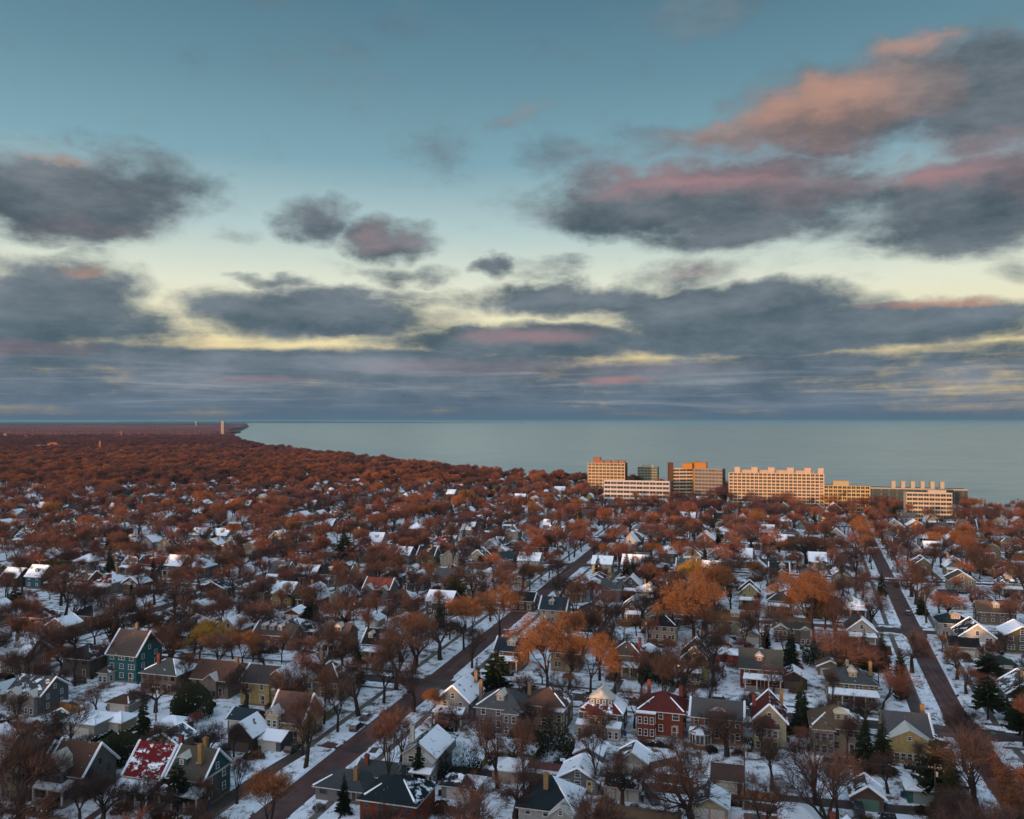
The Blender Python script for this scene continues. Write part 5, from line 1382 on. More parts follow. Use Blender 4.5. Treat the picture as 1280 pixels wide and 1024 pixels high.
# individual trees of the photograph: foot pixel, height, kind
H_ = [(483, 1000, 20, 'ivy', 'tree', 'ivy_clad_tree', 'thick dark ivy-clad trunk with a thin pink-lit crown beside the brick avenue', 1.0),
 (522, 984, 10.5, 'spruce0', 'spruce', 'spruce_tree', 'green spruce in front of the white green-roofed house', .95),
 (595, 872, 11, 'spruce2', 'spruce', 'spruce_tree', 'dark green conifer beside the brick avenue left of the charcoal-roofed grey house', 1.25),
 (572, 972, 7.5, 'yew', 'yew', 'yew_tree', 'broad rounded rust-brown evergreen right of the tall spruce', .95),
 (1002, 918, 15, 'spruce1', 'spruce', 'spruce_tree', 'tall brownish spruce between the cream Victorian and tan stone houses', .9),
 (1080, 965, 13.5, 'spruce0', 'spruce', 'spruce_tree', 'left one of the two dark spruces beside the tan stone house', 1.1),
 (1103, 968, 13.0, 'spruce2', 'spruce', 'spruce_tree', 'right one of the two dark spruces, almost black, by the yellow house', 1.5),
 (1172, 1008, 14, 'pine', 'pine', 'pine_tree', 'dark ragged pine left of the right avenue near the bottom edge', 1.0),
 (1186, 1030, 15, 'spruce1', 'spruce', 'spruce_tree', 'snow-flecked spruce at the bottom edge beside the right avenue', 1.1),
 (430, 1018, 8, 'spruce0', 'spruce', 'spruce_tree', 'small snow-tipped spruce in front of the low cupola house', 1.1),
 (222, 1018, 10, 'pine', 'pine', 'pine_tree', 'snow-dusted evergreen against the front of the dark teal house', .8),
 (148, 962, 8, 'yew', 'yew', 'yew_tree', 'dark spreading evergreen left of the crimson-roofed house', 1.0),
 (178, 925, 12, 'spruce2', 'spruce', 'spruce_tree', 'dark conifer behind the crimson roof', 1.2),
 (240, 897, 9, 'yew', 'yew', 'yew_tree', 'near-black evergreen at the right flank of the red-chimneyed house', .8),
 (655, 935, 6.0, 'yew', 'yew', 'yew_tree', 'dark green rounded evergreen in the yard below the tan brick house', .9),
 (690, 945, 8.0, 'yew', 'yew', 'yew_tree', 'dark green evergreen mass right of the pale double garage', .9),
 (685, 872, 22, 'rust0', 'tree', 'oak_tree', 'broad orange-crowned tree with spreading dark limbs behind the tan brick house', 1.05),
 (738, 872, 19, 'rust1', 'tree', 'oak_tree', 'orange-crowned tree just right of the broadest orange tree', 1.0),
 (712, 838, 19, 'rust2', 'tree', 'oak_tree', 'narrow amber tree behind the two orange-crowned trees', .7),
 (868, 806, 25, 'rust1', 'tree', 'oak_tree', 'big rust-orange tree in the yards above the olive gabled house', 1.15),
 (895, 778, 22, 'rust2', 'tree', 'oak_tree', 'wide orange tree behind the biggest rust-orange one', 1.2),
 (858, 752, 20, 'gold', 'tree', 'oak_tree', 'yellow-gold crowned tree standing above the other orange trees', 1.0),
 (1018, 806, 25, 'rust0', 'tree', 'oak_tree', 'bright orange tree with forked trunk standing alone right of centre', 1.05),
 (735, 808, 13, 'rust1', 'tree', 'oak_tree', 'deep red-orange tree behind the tan stucco porch house', 1.1),
 (250, 830, 15, 'gold', 'tree', 'oak_tree', 'golden yellow crown among bare trees by the left cross street', 1.1),
 (303, 838, 13, 'rust1', 'tree', 'oak_tree', 'reddish round-crowned tree left of the three-dormer brick house', 1.1),
 (625, 800, 20, 'rust1', 'tree', 'oak_tree', 'rusty tree leaning over the brick avenue beyond its first crossing', 1.0),
 (580, 812, 18, 'rust2', 'tree', 'oak_tree', 'rusty street tree left of the brick avenue beyond its crossing', 1.0),
 (958, 812, 8, 'column', 'cypress', 'cypress_tree', 'dark columnar cypress right of the cream snowy garage', 1.4),
 (988, 835, 13, 'spruce1', 'spruce', 'spruce_tree', 'brown-green cedar in front of the grey-green gabled house', 1.1),
 (1026, 832, 10, 'yew', 'yew', 'yew_tree', 'dark bushy evergreen right of the brown-green cedar', .75),
 (1060, 838, 11, 'pine', 'pine', 'pine_tree', 'left of three dark pines behind the olive tan house', 1.0),
 (1082, 838, 13, 'spruce1', 'spruce', 'spruce_tree', 'middle one of three dark pines behind the olive tan house', 1.2),
 (1102, 840, 13, 'spruce0', 'spruce', 'spruce_tree', 'right one of three dark pines behind the olive tan house', 1.2),
 (1126, 876, 14, 'column', 'cypress', 'cypress_tree', 'dark narrow evergreen on the left verge of the right avenue', 1.0),
 (783, 722, 15, 'spruce2', 'spruce', 'spruce_tree', 'left of two dark conifers behind the small navy house', 1.1),
 (813, 738, 18, 'spruce1', 'spruce', 'spruce_tree', 'right of two dark conifers behind the small navy house', 1.2),
 (725, 668, 18, 'spruce0', 'spruce', 'spruce_tree', 'black-looking conifer clump in front of the white-banded towers, centre', 1.3),
 (432, 708, 17, 'pine', 'pine', 'pine_tree', 'large dark pine in the middle of the left woods', 1.2),
 (388, 782, 14, 'spruce1', 'spruce', 'spruce_tree', 'dark conifer group left of the big red-roofed house', 1.4),
 (925, 655, 16, 'spruce2', 'spruce', 'spruce_tree', 'dark conifer below the longest lakeside tower', 1.4),
 (1236, 856, 9, 'pine', 'pine', 'pine_tree', 'low spreading snow-flecked pine in front of the bright white house', 1.6),
 (1275, 905, 13, 'spruce1', 'spruce', 'spruce_tree', 'olive green conifer at the right edge beyond the cross street', 1.3),
 (1235, 900, 11, 'pine', 'pine', 'pine_tree', 'dark pine just left of the olive conifer at the right edge', 1.2),
 (20, 770, 11, 'pine', 'pine', 'pine_tree', 'dark conifer at the left edge above the pinkish brick house', 1.2),
 (50, 728, 10, 'yew', 'yew', 'yew_tree', 'wide dark evergreen thicket left of the low black-roofed house', 1.6),
 (75, 726, 9, 'yew', 'yew', 'yew_tree', 'dark evergreen adjoining the wide left thicket', 1.3),
 (820, 855, 9, 'yew', 'yew', 'yew_tree', 'dark olive evergreen left of the olive gabled house', .8),
 (25, 1030, 17, 'near1', 'tree', 'bare_tree', 'large bare many-stemmed tree in the bottom left corner', 1.0),
 (38, 1000, 19, 'near3', 'tree', 'bare_tree', 'tall bare tree directly in front of the cream bottom-left house', .9),
 (100, 1030, 9, 'near0', 'tree', 'bare_tree', 'small bare tree in front of the grey porch house', 1.0),
 (176, 1040, 12, 'near4', 'tree', 'bare_tree', 'bare tree at the bottom edge in front of the crimson-roofed house', 1.0),
 (296, 1005, 10, 'near2', 'tree', 'bare_tree', 'young bare tree on the verge right of the dark teal house', .9),
 (382, 960, 17, 'near2', 'tree', 'bare_tree', 'bare street tree on the left verge opposite the ranch house', 1.0),
 (405, 905, 15, 'near5', 'tree', 'bare_tree', 'slender bare tree by the avenue in front of the olive cottage', .8),
 (422, 915, 14, 'near0', 'tree', 'bare_tree', 'thin straight bare tree on the avenue verge above the driveway', .7),
 (448, 895, 17, 'near3', 'tree', 'bare_tree', 'bare tree with pinkish twigs at the crossing, left of the avenue', 1.0),
 (495, 862, 18, 'near0', 'tree', 'bare_tree', 'bare tree on the near corner of the avenue crossing', 1.0),
 (517, 890, 15, 'near4', 'tree', 'bare_tree', 'bare tree standing over the parked cars on the brick avenue', .8),
 (542, 905, 9, 'rust2', 'tree', 'bare_tree', 'small rusty tree in front of the snowy-gabled grey corner house', .8),
 (350, 905, 16, 'near1', 'tree', 'bare_tree', 'bare tree rising in front of the yellow stucco house', .8),
 (622, 985, 16, 'near3', 'tree', 'bare_tree', 'dark heavy-limbed bare tree left of the low tan garage', .8),
 (655, 1000, 17, 'near5', 'tree', 'bare_tree', 'crooked bare tree right of the low tan garage', .75),
 (742, 990, 15, 'near2', 'tree', 'bare_tree', 'bare tree with straight limbs between cottage and grey-blue garage', .8),
 (868, 1050, 19, 'near1', 'tree', 'bare_tree', 'large bare tree with reddish twigs at the bottom centre right of the car', 1.0),
 (850, 965, 9, 'near0', 'tree', 'bare_tree', 'small pink-twigged tree in the snowy yard below the red brick house', .9),
 (1020, 1015, 17, 'near3', 'tree', 'bare_tree', 'bare tree with long dark limbs below the tan stone house', 1.0),
 (1048, 1035, 13, 'near5', 'tree', 'bare_tree', 'brown tangled tree at the bottom edge left of the brown alley garage', 1.2),
 (1222, 1035, 20, 'near0', 'tree', 'bare_tree', 'large bare street tree at bottom right over the avenue', 1.1),
 (1258, 1048, 15, 'rust1', 'tree', 'oak_tree', 'orange crown in the bottom right corner over the avenue', 1.0),
 (336, 1058, 14, 'rust2', 'tree', 'oak_tree', 'orange-brown crown at the bottom edge covering the brick avenue', 1.0),
 (800, 880, 16, 'near2', 'tree', 'bare_tree', 'bare tree behind the left end of the red brick house roof', .9),
 (855, 872, 19, 'near4', 'tree', 'bare_tree', 'bare multi-stemmed tree before the olive gabled house', .9),
 (893, 858, 18, 'near0', 'tree', 'bare_tree', 'tall bare ivy-footed tree before the long red garage', .9),
 (1040, 890, 12, 'near5', 'tree', 'bare_tree', 'bare tree on the street verge in front of the olive tan house', .9)]
for px, py, Ht, key, cat, name, lb, wd in H_:
    x, y = G(px, py, .1)
    place_tree(key, x, y, Ht, '', cat, name, label=lb, wide=wd)

def clear(x, y, m):
    for q in HOUSES:
        dx, dy = x - q[0], y - q[1]
        if abs(dx) > 60 or abs(dy) > 60: continue
        c, s = math.cos(-q[4]), math.sin(-q[4]); lx, ly = dx * c - dy * s, dx * s + dy * c
        if abs(lx) < q[2]/2 + m and abs(ly) < q[3]/2 + m: return False
    return True
def on_street(s, t, m=.6):
    return any(abs(s - sb(i, t)) < AVES[i][1] + m for i in range(len(AVES))) or any(abs(t - c[0]) < c[1] + m for c in CROSS)

# candidate places: street verges, then yards
cand = []
for i in range(len(AVES)):
    for sd in (-1, 1):
        t = -250; n = 0
        while t < 640:
            t += random.uniform(12, 24); s = sb(i, t) + sd * (AVES[i][1] + 2.4)
            if any(abs(t - c[0]) < 9 for c in CROSS): continue
            x, y = GW(s, t)
            if on_land(x, y, 10): n += 1; cand.append((x, y, 'verge', i, sd))
for k in range(len(CROSS)):
    for sd in (-1, 1):
        s = -600
        while s < 600:
            s += random.uniform(12, 24); t = CROSS[k][0] + sd * (CROSS[k][1] + 2.1)
            if any(abs(s - sb(i, t)) < 10 for i in range(len(AVES))): continue
            x, y = GW(s, t)
            if on_land(x, y, 10): cand.append((x, y, 'street', k, sd))
grid = {}
def far_enough(x, y, r):
    gx, gy = int(x // 12), int(y // 12)
    for a in (-1, 0, 1):
        for b in (-1, 0, 1):
            for (px, py) in grid.get((gx + a, gy + b), ()):
                if (px - x) ** 2 + (py - y) ** 2 < r * r: return False
    return True
def reg(x, y): grid.setdefault((int(x // 12), int(y // 12)), []).append((x, y))
for p in TREES: reg(*p)
final = []
for c in cand:
    if far_enough(c[0], c[1], 7.0) and clear(c[0], c[1], 1.0): reg(c[0], c[1]); final.append(c)
n_try = 32000
for _ in range(n_try):
    t = random.uniform(-420, 1000); s = random.uniform(-640, 520)
    x, y = GW(s, t)
    if not on_land(x, y, 6): continue
    pr = proj(x, y, 10)
    inview = pr is not None and -120 < pr[0] < 1400
    if not inview and (y > 200): continue
    if y < 130 and (x < -420 or x > 330): continue
    if -260 < t < 900 and on_street(s, t): continue
    hero_zone = y < 330 and inview
    if math.sin(x * .035 + 2 * math.sin(y * .02)) * math.sin(y * .028) < -.25 and random.random() < .6: continue
    if far_enough(x, y, 7.5 if y > 330 else 6.6) and clear(x, y, 1.3): reg(x, y); final.append((x, y, 'yard', 0, 0))
# keep the view onto the named houses as open as in the photograph: only short trees right in front of them
SHOW = [(q, proj(q[0], q[1], 3)) for q in HOUSES[:N_HERO]]
def blocks_view(x, y, H):
    a = proj(x, y, .1); b = proj(x, y, H)
    if a is None: return 0
    for q, p in SHOW:
        if p is None or q[1] <= y: continue
        k = FPX / q[1]
        if abs(a[0] - p[0]) < q[2] * k * .55 and b[1] < p[1] + 6 < a[1]: return 1
    return 0
ROADP = []
for sx_ in range(1128, 1190, 6): ROADP.append((sx_, 650, 622)); ROADP.append((sx_, 636, 622))
for i in (4, 5):
    for t in range(-90, 230 if i == 4 else 260, 6):
        q = GW(sb(i, t), t); p = proj(q[0], q[1], 0)
        if p: ROADP.append((p[0], p[1], q[1]))
def blocks_road(x, y, H):
    a = proj(x, y, H * .3); b = proj(x, y, H); r = H * .3 * FPX / y
    return any(yy > y + 4 and abs(p - a[0]) < r and b[1] < q < a[1] for p, q, yy in ROADP)
def kind_for(x, y):
    z = math.sin(x * .021 + 1) * math.sin(y * .017 + 2) + random.uniform(-.8, .8)
    r = random.random()
    if r < .055: return random.choice(['spruce0', 'spruce1', 'spruce2', 'pine', 'column', 'yew'])
    if z > .55 and r < .36 and 250 < y: return random.choice(RUST)
    return random.choice(BARE)
sized = []
for c in final:
    x, y = c[0], c[1]; pr = proj(x, y, 8)
    key = kind_for(x, y)
    H = random.choice((random.triangular(9, 24, 17), random.uniform(7, 15)))
    if y > 300: H *= .84
    if key.startswith('bare') and random.random() < (.78 if y < 330 else .32): key = random.choice(NEAR)
    if key.startswith('near'): H = max(H, random.uniform(10, 20))
    if c[2] == 'yard' and random.random() < .3: H = random.uniform(6, 11)
    if key in ('spruce0', 'spruce1', 'spruce2', 'pine'): H = random.uniform(8, 16)
    if key == 'column': H = random.uniform(6, 9)
    if key == 'yew': H = random.uniform(4, 7)
    if pr and -20 < pr[0] < 1300 and y < 622 and blocks_road(x, y, H) and random.random() < .75: continue
    if pr and y < 340 and blocks_view(x, y, H):
        if random.random() < .32: continue
        H = min(H, random.uniform(8, 14)); key = random.choice(NEAR)
    vis = pr is not None and -40 < pr[0] < 1320 and pr[1] < 1075
    sized.append((H / y if vis else 0, x, y, key, H, c))
sized.sort(reverse=True)
NAMES = {'near': ('bare_tree', 'tree', 'dark-limbed {} bare tree'), 'bare': ('bare_tree', 'tree', 'bare {} tree'), 'rust': ('oak_tree', 'tree', '{} rusty orange tree'), 'spru': ('spruce_tree', 'spruce', '{} dark spruce'),
         'pine': ('pine_tree', 'pine', '{} dark pine'), 'colu': ('cypress_tree', 'cypress', '{} columnar evergreen'), 'yew': ('yew_tree', 'yew', '{} rounded evergreen')}
n_ind = len(H_); gn_pts = {}
SIDE = {-1: 'left', 1: 'right'}
cnt = {}
for w, x, y, key, H, c in sized:
    placed = None
    if w > 0 and n_ind < 298:
        nm, cat, head = NAMES[key[:4]] if key[:4] in NAMES else NAMES['yew']
        size = 'tall' if H > 17 else ('mid-sized' if H > 11 else 'small')
        if c[2] == 'verge' and c[3] in (4, 5):
            ck = (c[3], c[4]); 
            s, t = WG(x, y)
            same = [q for q in sized if q[5][2] == 'verge' and (q[5][3], q[5][4]) == ck and q[0] > 0]
            rank = sorted([WG(q[1], q[2])[1] for q in same]).index(t)
            if rank < 25: lab = f"{head.format(size)} on {SIDE[c[4]]} verge of the {AVN[c[3]]}, {ORD[rank]} from the camera"
            else: lab = None
            if lab and lab not in used: placed = place_tree(key, x, y, H, '', cat, nm, group='street trees along the avenues', label=lab)
        if placed is None: placed = place_tree(key, x, y, H, head.format(size), cat, nm, group='trees among the houses', wide=random.uniform(.85, 1.1))
    if placed is not None: n_ind += 1; continue
    if y > 900 or y < 45: key = {'bare': f'far{random.randrange(4)}', 'near': f'far{random.randrange(4)}', 'rust': f'far{random.randrange(4)}'}.get(key[:4], 'farspruce')
    gn_pts.setdefault(key, []).append((x, y, .05, H, random.random()))

# the far woods up to where the canopy becomes one sheet
random.seed(31)
y = 940.0
n_far = 0
while y < 3500:
    step = 8.5 + (y - 900) * .0042
    xl, xr = -.68 * y - 20, min(shore_x(y) - 5, .66 * y)
    x = xl
    while x < xr:
        x += step * random.uniform(.75, 1.5)
        xx, yy = x + random.uniform(-3, 3), y + random.uniform(-4, 4)
        if not on_land(xx, yy, 4): continue
        if random.random() < .06 or not clear(xx, yy, 3): continue
        if far_enough(xx, yy, 5.5):
            key = 'farspruce' if random.random() < .035 else (f'far{random.randrange(4)}' if yy + random.uniform(-400, 400) < 1750 else 'dim')
            gn_pts.setdefault(key, []).append((xx, yy, 0, random.triangular(10, 21, 15) * (1 + (y - 900) / 9000), random.random())); n_far += 1
    y += step * .95
print('trees', n_ind, {k: len(v) for k, v in gn_pts.items()})

def scatter(name, label, pts, keys, cat='trees'):
    """one object: geometry nodes put a tree of the pool on each point"""
    pool = bpy.data.collections.new(name + '_pool')
    for k in keys:
        T, C, cm, tm = PROTO[k][2]
        mb = MB(); mb.v = list(C.v); mb.f = list(C.f); mb.m = list(C.m); o = len(mb.v)
        mb.v += T.v; mb.f += [tuple(o + a for a in f) for f in T.f]; mb.m += [1] * len(T.f)
        ob = bpy.data.objects.new('tree_pool', mb.mesh('tree_pool', [cm, tm])); pool.objects.link(ob)
    base = {'near': 20, 'bare': 18, 'rust': 18, 'spru': 14, 'colu': 9, 'pine': 12, 'yew': 6.0}.get(keys[0][:4], 18 if (keys[0].startswith('far') and keys[0] != 'farspruce') or keys[0].startswith('dim') else 14)
    if keys[0] == 'yew': base = 6.0
    me = bpy.data.meshes.new(name); me.from_pydata([(p[0], p[1], p[2]) for p in pts], [], [])
    a = me.attributes.new('size', 'FLOAT', 'POINT'); a.data.foreach_set('value', [p[3] / base for p in pts])
    a = me.attributes.new('turn', 'FLOAT', 'POINT'); a.data.foreach_set('value', [p[4] * 6.283 for p in pts])
    ob = link(name, me); ob['kind'] = 'stuff'; ob['label'] = label; ob['category'] = cat
    ng = bpy.data.node_groups.new(name, 'GeometryNodeTree')
    ng.interface.new_socket('Geometry', in_out='INPUT', socket_type='NodeSocketGeometry'); ng.interface.new_socket('Geometry', in_out='OUTPUT', socket_type='NodeSocketGeometry')
    N = ng.nodes; L = ng.links
    gi, go = N.new('NodeGroupInput'), N.new('NodeGroupOutput')
    ci = N.new('GeometryNodeCollectionInfo'); ci.inputs['Collection'].default_value = pool; ci.inputs['Separate Children'].default_value = True; ci.inputs['Reset Children'].default_value = True
    ip = N.new('GeometryNodeInstanceOnPoints'); ip.inputs['Pick Instance'].default_value = True
    at = N.new('GeometryNodeInputNamedAttribute'); at.data_type = 'FLOAT'; at.inputs[0].default_value = 'turn'
    az = N.new('GeometryNodeInputNamedAttribute'); az.data_type = 'FLOAT'; az.inputs[0].default_value = 'size'
    cx = N.new('ShaderNodeCombineXYZ'); L.new(at.outputs[0], cx.inputs[2])
    cs = N.new('ShaderNodeCombineXYZ')
    for k in range(3): L.new(az.outputs[0], cs.inputs[k])
    er = N.new('FunctionNodeEulerToRotation'); L.new(cx.outputs[0], er.inputs[0])
    m2p = N.new('GeometryNodeMeshToPoints')
    L.new(gi.outputs[0], m2p.inputs[0]); L.new(m2p.outputs[0], ip.inputs['Points']); L.new(ci.outputs[0], ip.inputs['Instance'])
    L.new(er.outputs[0], ip.inputs['Rotation']); L.new(cs.outputs[0], ip.inputs['Scale']); L.new(ip.outputs[0], go.inputs[0])
    md = ob.modifiers.new('scatter', 'NODES'); md.node_group = ng
    return ob
def pick(f): return [p for k, v in gn_pts.items() if f(k) for p in v]
scatter('bare_woodland', 'rust-brown bare treetops filling the neighbourhood behind the nearest trees', pick(lambda k: k.startswith('bare')), [k + '_mid' for k in BARE])
scatter('dark_woodland', 'dark-limbed leafless trees standing over the snowy lots of the middle distance', pick(lambda k: k.startswith('near')), [k + '_mid' for k in NEAR])
if pick(lambda k: k.startswith('rust')): scatter('rusty_woodland', 'trees that keep orange leaves scattered through the middle distance', pick(lambda k: k.startswith('rust')), RUST)
ev = pick(lambda k: k[:4] in ('spru', 'pine'))
if ev: scatter('conifer_woodland', 'dark conifers scattered through the middle distance', ev, ['spruce0', 'spruce1', 'spruce2'])
scatter('distant_woodland', 'purple-brown and rust treetops stretching away to the lake and horizon', pick(lambda k: k in ('far0', 'far1', 'far2', 'far3')), ['far0', 'far1', 'far2', 'far3'])
for k in range(4): PROTO[f'dim{k}'] = (None, None, (PROTO[f'far{k}'][2][0], PROTO[f'far{k}'][2][1], 'horizon_twigs', 'bark'))
far_pts = pick(lambda k: k == 'dim')
scatter('purple_woodland', 'darker purple-brown treetops between the rust-coloured woods and the far shore', [(p[0], p[1], p[2], p[3] * 1.0, p[4]) for p in far_pts], ['dim0', 'dim1', 'dim2', 'dim3'])
scatter('distant_conifers', 'dark evergreen specks in the distant woods', pick(lambda k: k == 'farspruce'), ['farspruce'])

# farther still: whole stands of trees, one stand to a point
rg = random.Random(77); st = MB()
for k in range(130):
    x0, y0 = rg.uniform(-65, 65), rg.uniform(-65, 65); h = rg.uniform(9, 17); r = rg.uniform(4, 7); n = 5; a0 = rg.uniform(0, 6)
    i = len(st.v)
    for z, rr in ((h * .35, r * .8), (h * .75, r)):
        for q in range(n): a = a0 + q * 6.283 / n; st.v.append((x0 + math.cos(a) * rr * rg.uniform(.8, 1.1), y0 + math.sin(a) * rr * rg.uniform(.8, 1.1), z * rg.uniform(.9, 1.1)))
    st.v.append((x0, y0, h))
    for q in range(n):
        st.f.append((i + q, i + (q + 1) % n, i + n + (q + 1) % n, i + n + q)); st.f.append((i + n + q, i + n + (q + 1) % n, i + 2 * n)); st.m += [0, 0]
PROTO['stand'] = (None, None, (MB(), st, 'horizon_twigs', 'bark'))
pts = []; y = 3480.0
while y < 10800:
    x = -.66 * y - 100
    while x < shore_x(y) - 75:
        pts.append((x + rg.uniform(-20, 20), y + rg.uniform(-20, 20), 0, 14 * rg.uniform(.8, 1.25), rg.random())); x += 112
    y += 105
scatter('horizon_woodland', 'unbroken dark purple-brown woods before the far left horizon', pts, ['stand'])
# ---- garden shrubs against the houses
random.seed(8)
n_b = 0
for q in HOUSES[:N_HERO] + HOUSES[N_HERO:N_HERO + 25]:
    if not q[5]: continue
    for k in range(random.choice([1, 2, 3])):
        if n_b > 190: break
        c, s = math.cos(q[4]), math.sin(q[4]); lx = random.uniform(-q[2]/2, q[2]/2); ly = -q[3]/2 - random.uniform(3.4, 7)
        x, y = q[0] + lx * c - ly * s, q[1] + lx * s + ly * c
        gs, gt = WG(x, y)
        if not clear(x, y, .6) or on_street(gs, gt, 1.0): continue
        key = random.choice(['bush0', 'bush1', 'bush0', 'boxbush']); h = random.uniform(1.2, 2.6)
        side = 'left' if lx < 0 else 'right'
        if place_tree(key, x, y, h if key != 'boxbush' else 1.2, ('brown twiggy shrub' if key != 'boxbush' else 'low dark green shrub'), 'shrub', 'shrub', group='garden shrubs'): n_b += 1

# ------------------------------------------------------------------ cars
CARM = {}
def car_meshes(kind):
    if kind in CARM: return CARM[kind]
    L, W, H = {'suv': (4.7, 1.9, 1.7), 'saloon': (4.6, 1.8, 1.42), 'van': (5.2, 2.0, 2.05)}[kind]
    low = .32; belt = H * .56
    prof = {'suv': [(-L/2, low), (-L/2, belt - .05), (-L/2 + .35, H - .08), (-L/2 + 2.6, H), (L/2 - 1.75, H - .05), (L/2 - 1.05, belt + .05), (L/2 - .1, belt - .12), (L/2, low)],
            'saloon': [(-L/2, low), (-L/2 + .02, belt + .02), (-L/2 + .8, belt + .05), (-L/2 + 1.45, H), (L/2 - 2.0, H - .02), (L/2 - 1.25, belt + .05), (L/2 - .08, belt - .12), (L/2, low)],
            'van': [(-L/2, low), (-L/2 + .02, belt), (-L/2 + .2, H - .05), (-L/2 + 3.0, H), (L/2 - 1.5, H - .06), (L/2 - .75, belt + .05), (L/2 - .05, belt - .15), (L/2, low)]}[kind]
    b = MB(); n = len(prof)
    def hw(z): return W/2 * (1 - .16 * max(0, (z - belt) / (H - belt)))
    for sx in (-1, 1):
        b.face([(x, sx * hw(z), z) for x, z in (prof if sx < 0 else prof[::-1])][::-1], 0)
    for (x0, z0), (x1, z1) in zip(prof, prof[1:] + prof[:1]):
        b.face([(x0, -hw(z0), z0), (x0, hw(z0), z0), (x1, hw(z1), z1), (x1, -hw(z1), z1)], 0)
    body = b.mesh('body', ['car_paint'])
    g = MB()
    for sx in (-1, 1):
        y0, y1 = sx * (hw(belt + .08) + .01), sx * (hw(H - .12) + .012)
        xa, xb = (-L/2 + (.35 if kind != 'saloon' else 1.1)), (L/2 - 1.45)
        g.face([(xa, y0, belt + .08), (xb + .35, y0, belt + .08), (xb - .25, y1, H - .14), (xa + .25, y1, H - .14)][::-sx], 0)
    (x0, z0), (x1, z1) = prof[4], prof[5]
    g.face([(x0 + .08, -hw(z0) * .9, z0 - .02 + .02), (x1 - .02, -hw(z1) * .9, z1 + .06), (x1 - .02, hw(z1) * .9, z1 + .06), (x0 + .08, hw(z0) * .9, z0)][::-1], 0)
    r = (prof[2], prof[1]) if kind != 'saloon' else (prof[3], prof[2]); (x0, z0), (x1, z1) = r
    g.face([(x0 - .06, -hw(z0) * .88, z0 - .04), (x1 - .06, -hw(z1) * .88, z1 + .04), (x1 - .06, hw(z1) * .88, z1 + .04), (x0 - .06, hw(z0) * .88, z0 - .04)], 0)
    glass = g.mesh('car_windows', ['window_glass'])
    w = MB(); w.bar((0, -.11, 0), (0, .11, 0), .33, n=12); tyre = w.mesh('tyre', ['tyre'])
    w = MB(); w.bar((0, -.125, 0), (0, .125, 0), .2, n=8); rim = w.mesh('rim', ['rim'])
    h = MB(); h.box(-.04, .04, -.2, .2, -.08, .08); lamp = h.mesh('headlight', ['white_trim']); h = MB(); h.box(-.04, .04, -.16, .16, -.1, .1); tail = h.mesh('tail_light', ['red_sign'])
    s = MB(); xs = (prof[2][0] + .15, prof[4][0] - .05) if kind != 'saloon' else (prof[3][0], prof[4][0]); s.box(xs[0], xs[1], -W * .36, W * .36, H - .03, H + .09)
    sn = s.mesh('roof_snow', ['snow'])
    CARM[kind] = (body, glass, tyre, rim, lamp, tail, sn, L, W, belt); return CARM[kind]
def car(x, y, rz, kind, color, label, snow=True, z=.02, group=None):
    body, glass, tyre, rim, lamp, tail, sn, L, W, belt = car_meshes(kind)
    t = thing('parked_car', label, 'car', (x, y, z), rz, group)
    link('body', body, t, color=color); link('car_windows', glass, t)
    for sx in (-1, 1):
        for sy in (-1, 1):
            w = link('wheel', tyre, t, (sx * L * .31, sy * (W/2 - .1), .33)); link('rim', rim, w)
        link('headlight', lamp, t, (L/2 - .02, sx * (W/2 - .3), belt - .2)); link('tail_light', tail, t, (-L/2 + .01, sx * (W/2 - .25), belt - .1))
    if snow: link('roof_snow', sn, t)
    return t
UP = R(90) - TH   # along an avenue, away from the camera
CAR_AT = [(816, 1002, -R(80) , 'suv', (.03, .035, .05), 'dark SUV with snow on its roof parked right of the half-timbered garage', .13),
 (705, 958, 0, 'saloon', (.02, .02, .025), 'black car half hidden beside the grey-blue garage', .13),
 (446, 912, UP, 'suv', (.02, .02, .022), 'nearer of the two dark cars at the left kerb of the brick avenue', .02),
 (457, 899, UP, 'saloon', (.025, .025, .03), 'farther of the two dark cars at the left kerb of the brick avenue', .02),
 (250, 928, -TH, 'saloon', (.02, .025, .035), 'dark car left of the dark brown barn-like garage', .13),
 (262, 926, -TH, 'suv', (.10, .10, .11), 'grey car beside the dark car near the brown barn', .13),
 (366, 938, UP, 'suv', (.03, .02, .02), 'dark maroon car in the drive by the left pavement of the avenue', .13),
 (1158, 926, UP + R(180), 'saloon', (.45, .46, .48), 'white car under snow right of the yellow charcoal-roofed house', .13),
 (1088, 1000, UP, 'suv', (.05, .02, .02), 'dark red car in the bottom alley below the spruces', .13),
 (1073, 1018, UP, 'van', (.025, .03, .035), 'black van at the bottom edge left of the brown alley garage', .13),
 (790, 878, -TH, 'saloon', (.03, .03, .035), 'black car on the cross street behind the red brick house', .02),
 (742, 872, -TH, 'suv', (.08, .085, .09), 'grey car on the cross street behind the slate blue house', .02),
 (1135, 768, UP, 'saloon', (.06, .06, .07), 'grey car at the right kerb of the right-hand avenue', .02),
 (1152, 815, UP, 'suv', (.02, .025, .03), 'dark car parked on the right-hand avenue below the bright white house', .02),
 (632, 792, UP, 'saloon', (.20, .02, .02), 'small red car at the right kerb of the brick avenue uphill', .02),
 (210, 818, -TH + R(180), 'saloon', (.02, .02, .022), 'black car on the left cross street before the golden tree', .02),
 (233, 822, -TH + R(180), 'suv', (.14, .14, .15), 'silver car beside the black one on the left cross street', .02),
 (85, 885, -TH, 'suv', (.015, .015, .018), 'black car above the flat white garage at left', .13),
 (900, 878, -TH, 'suv', (.12, .12, .13), 'silver SUV on the cross street behind the orange brick house', .02)]
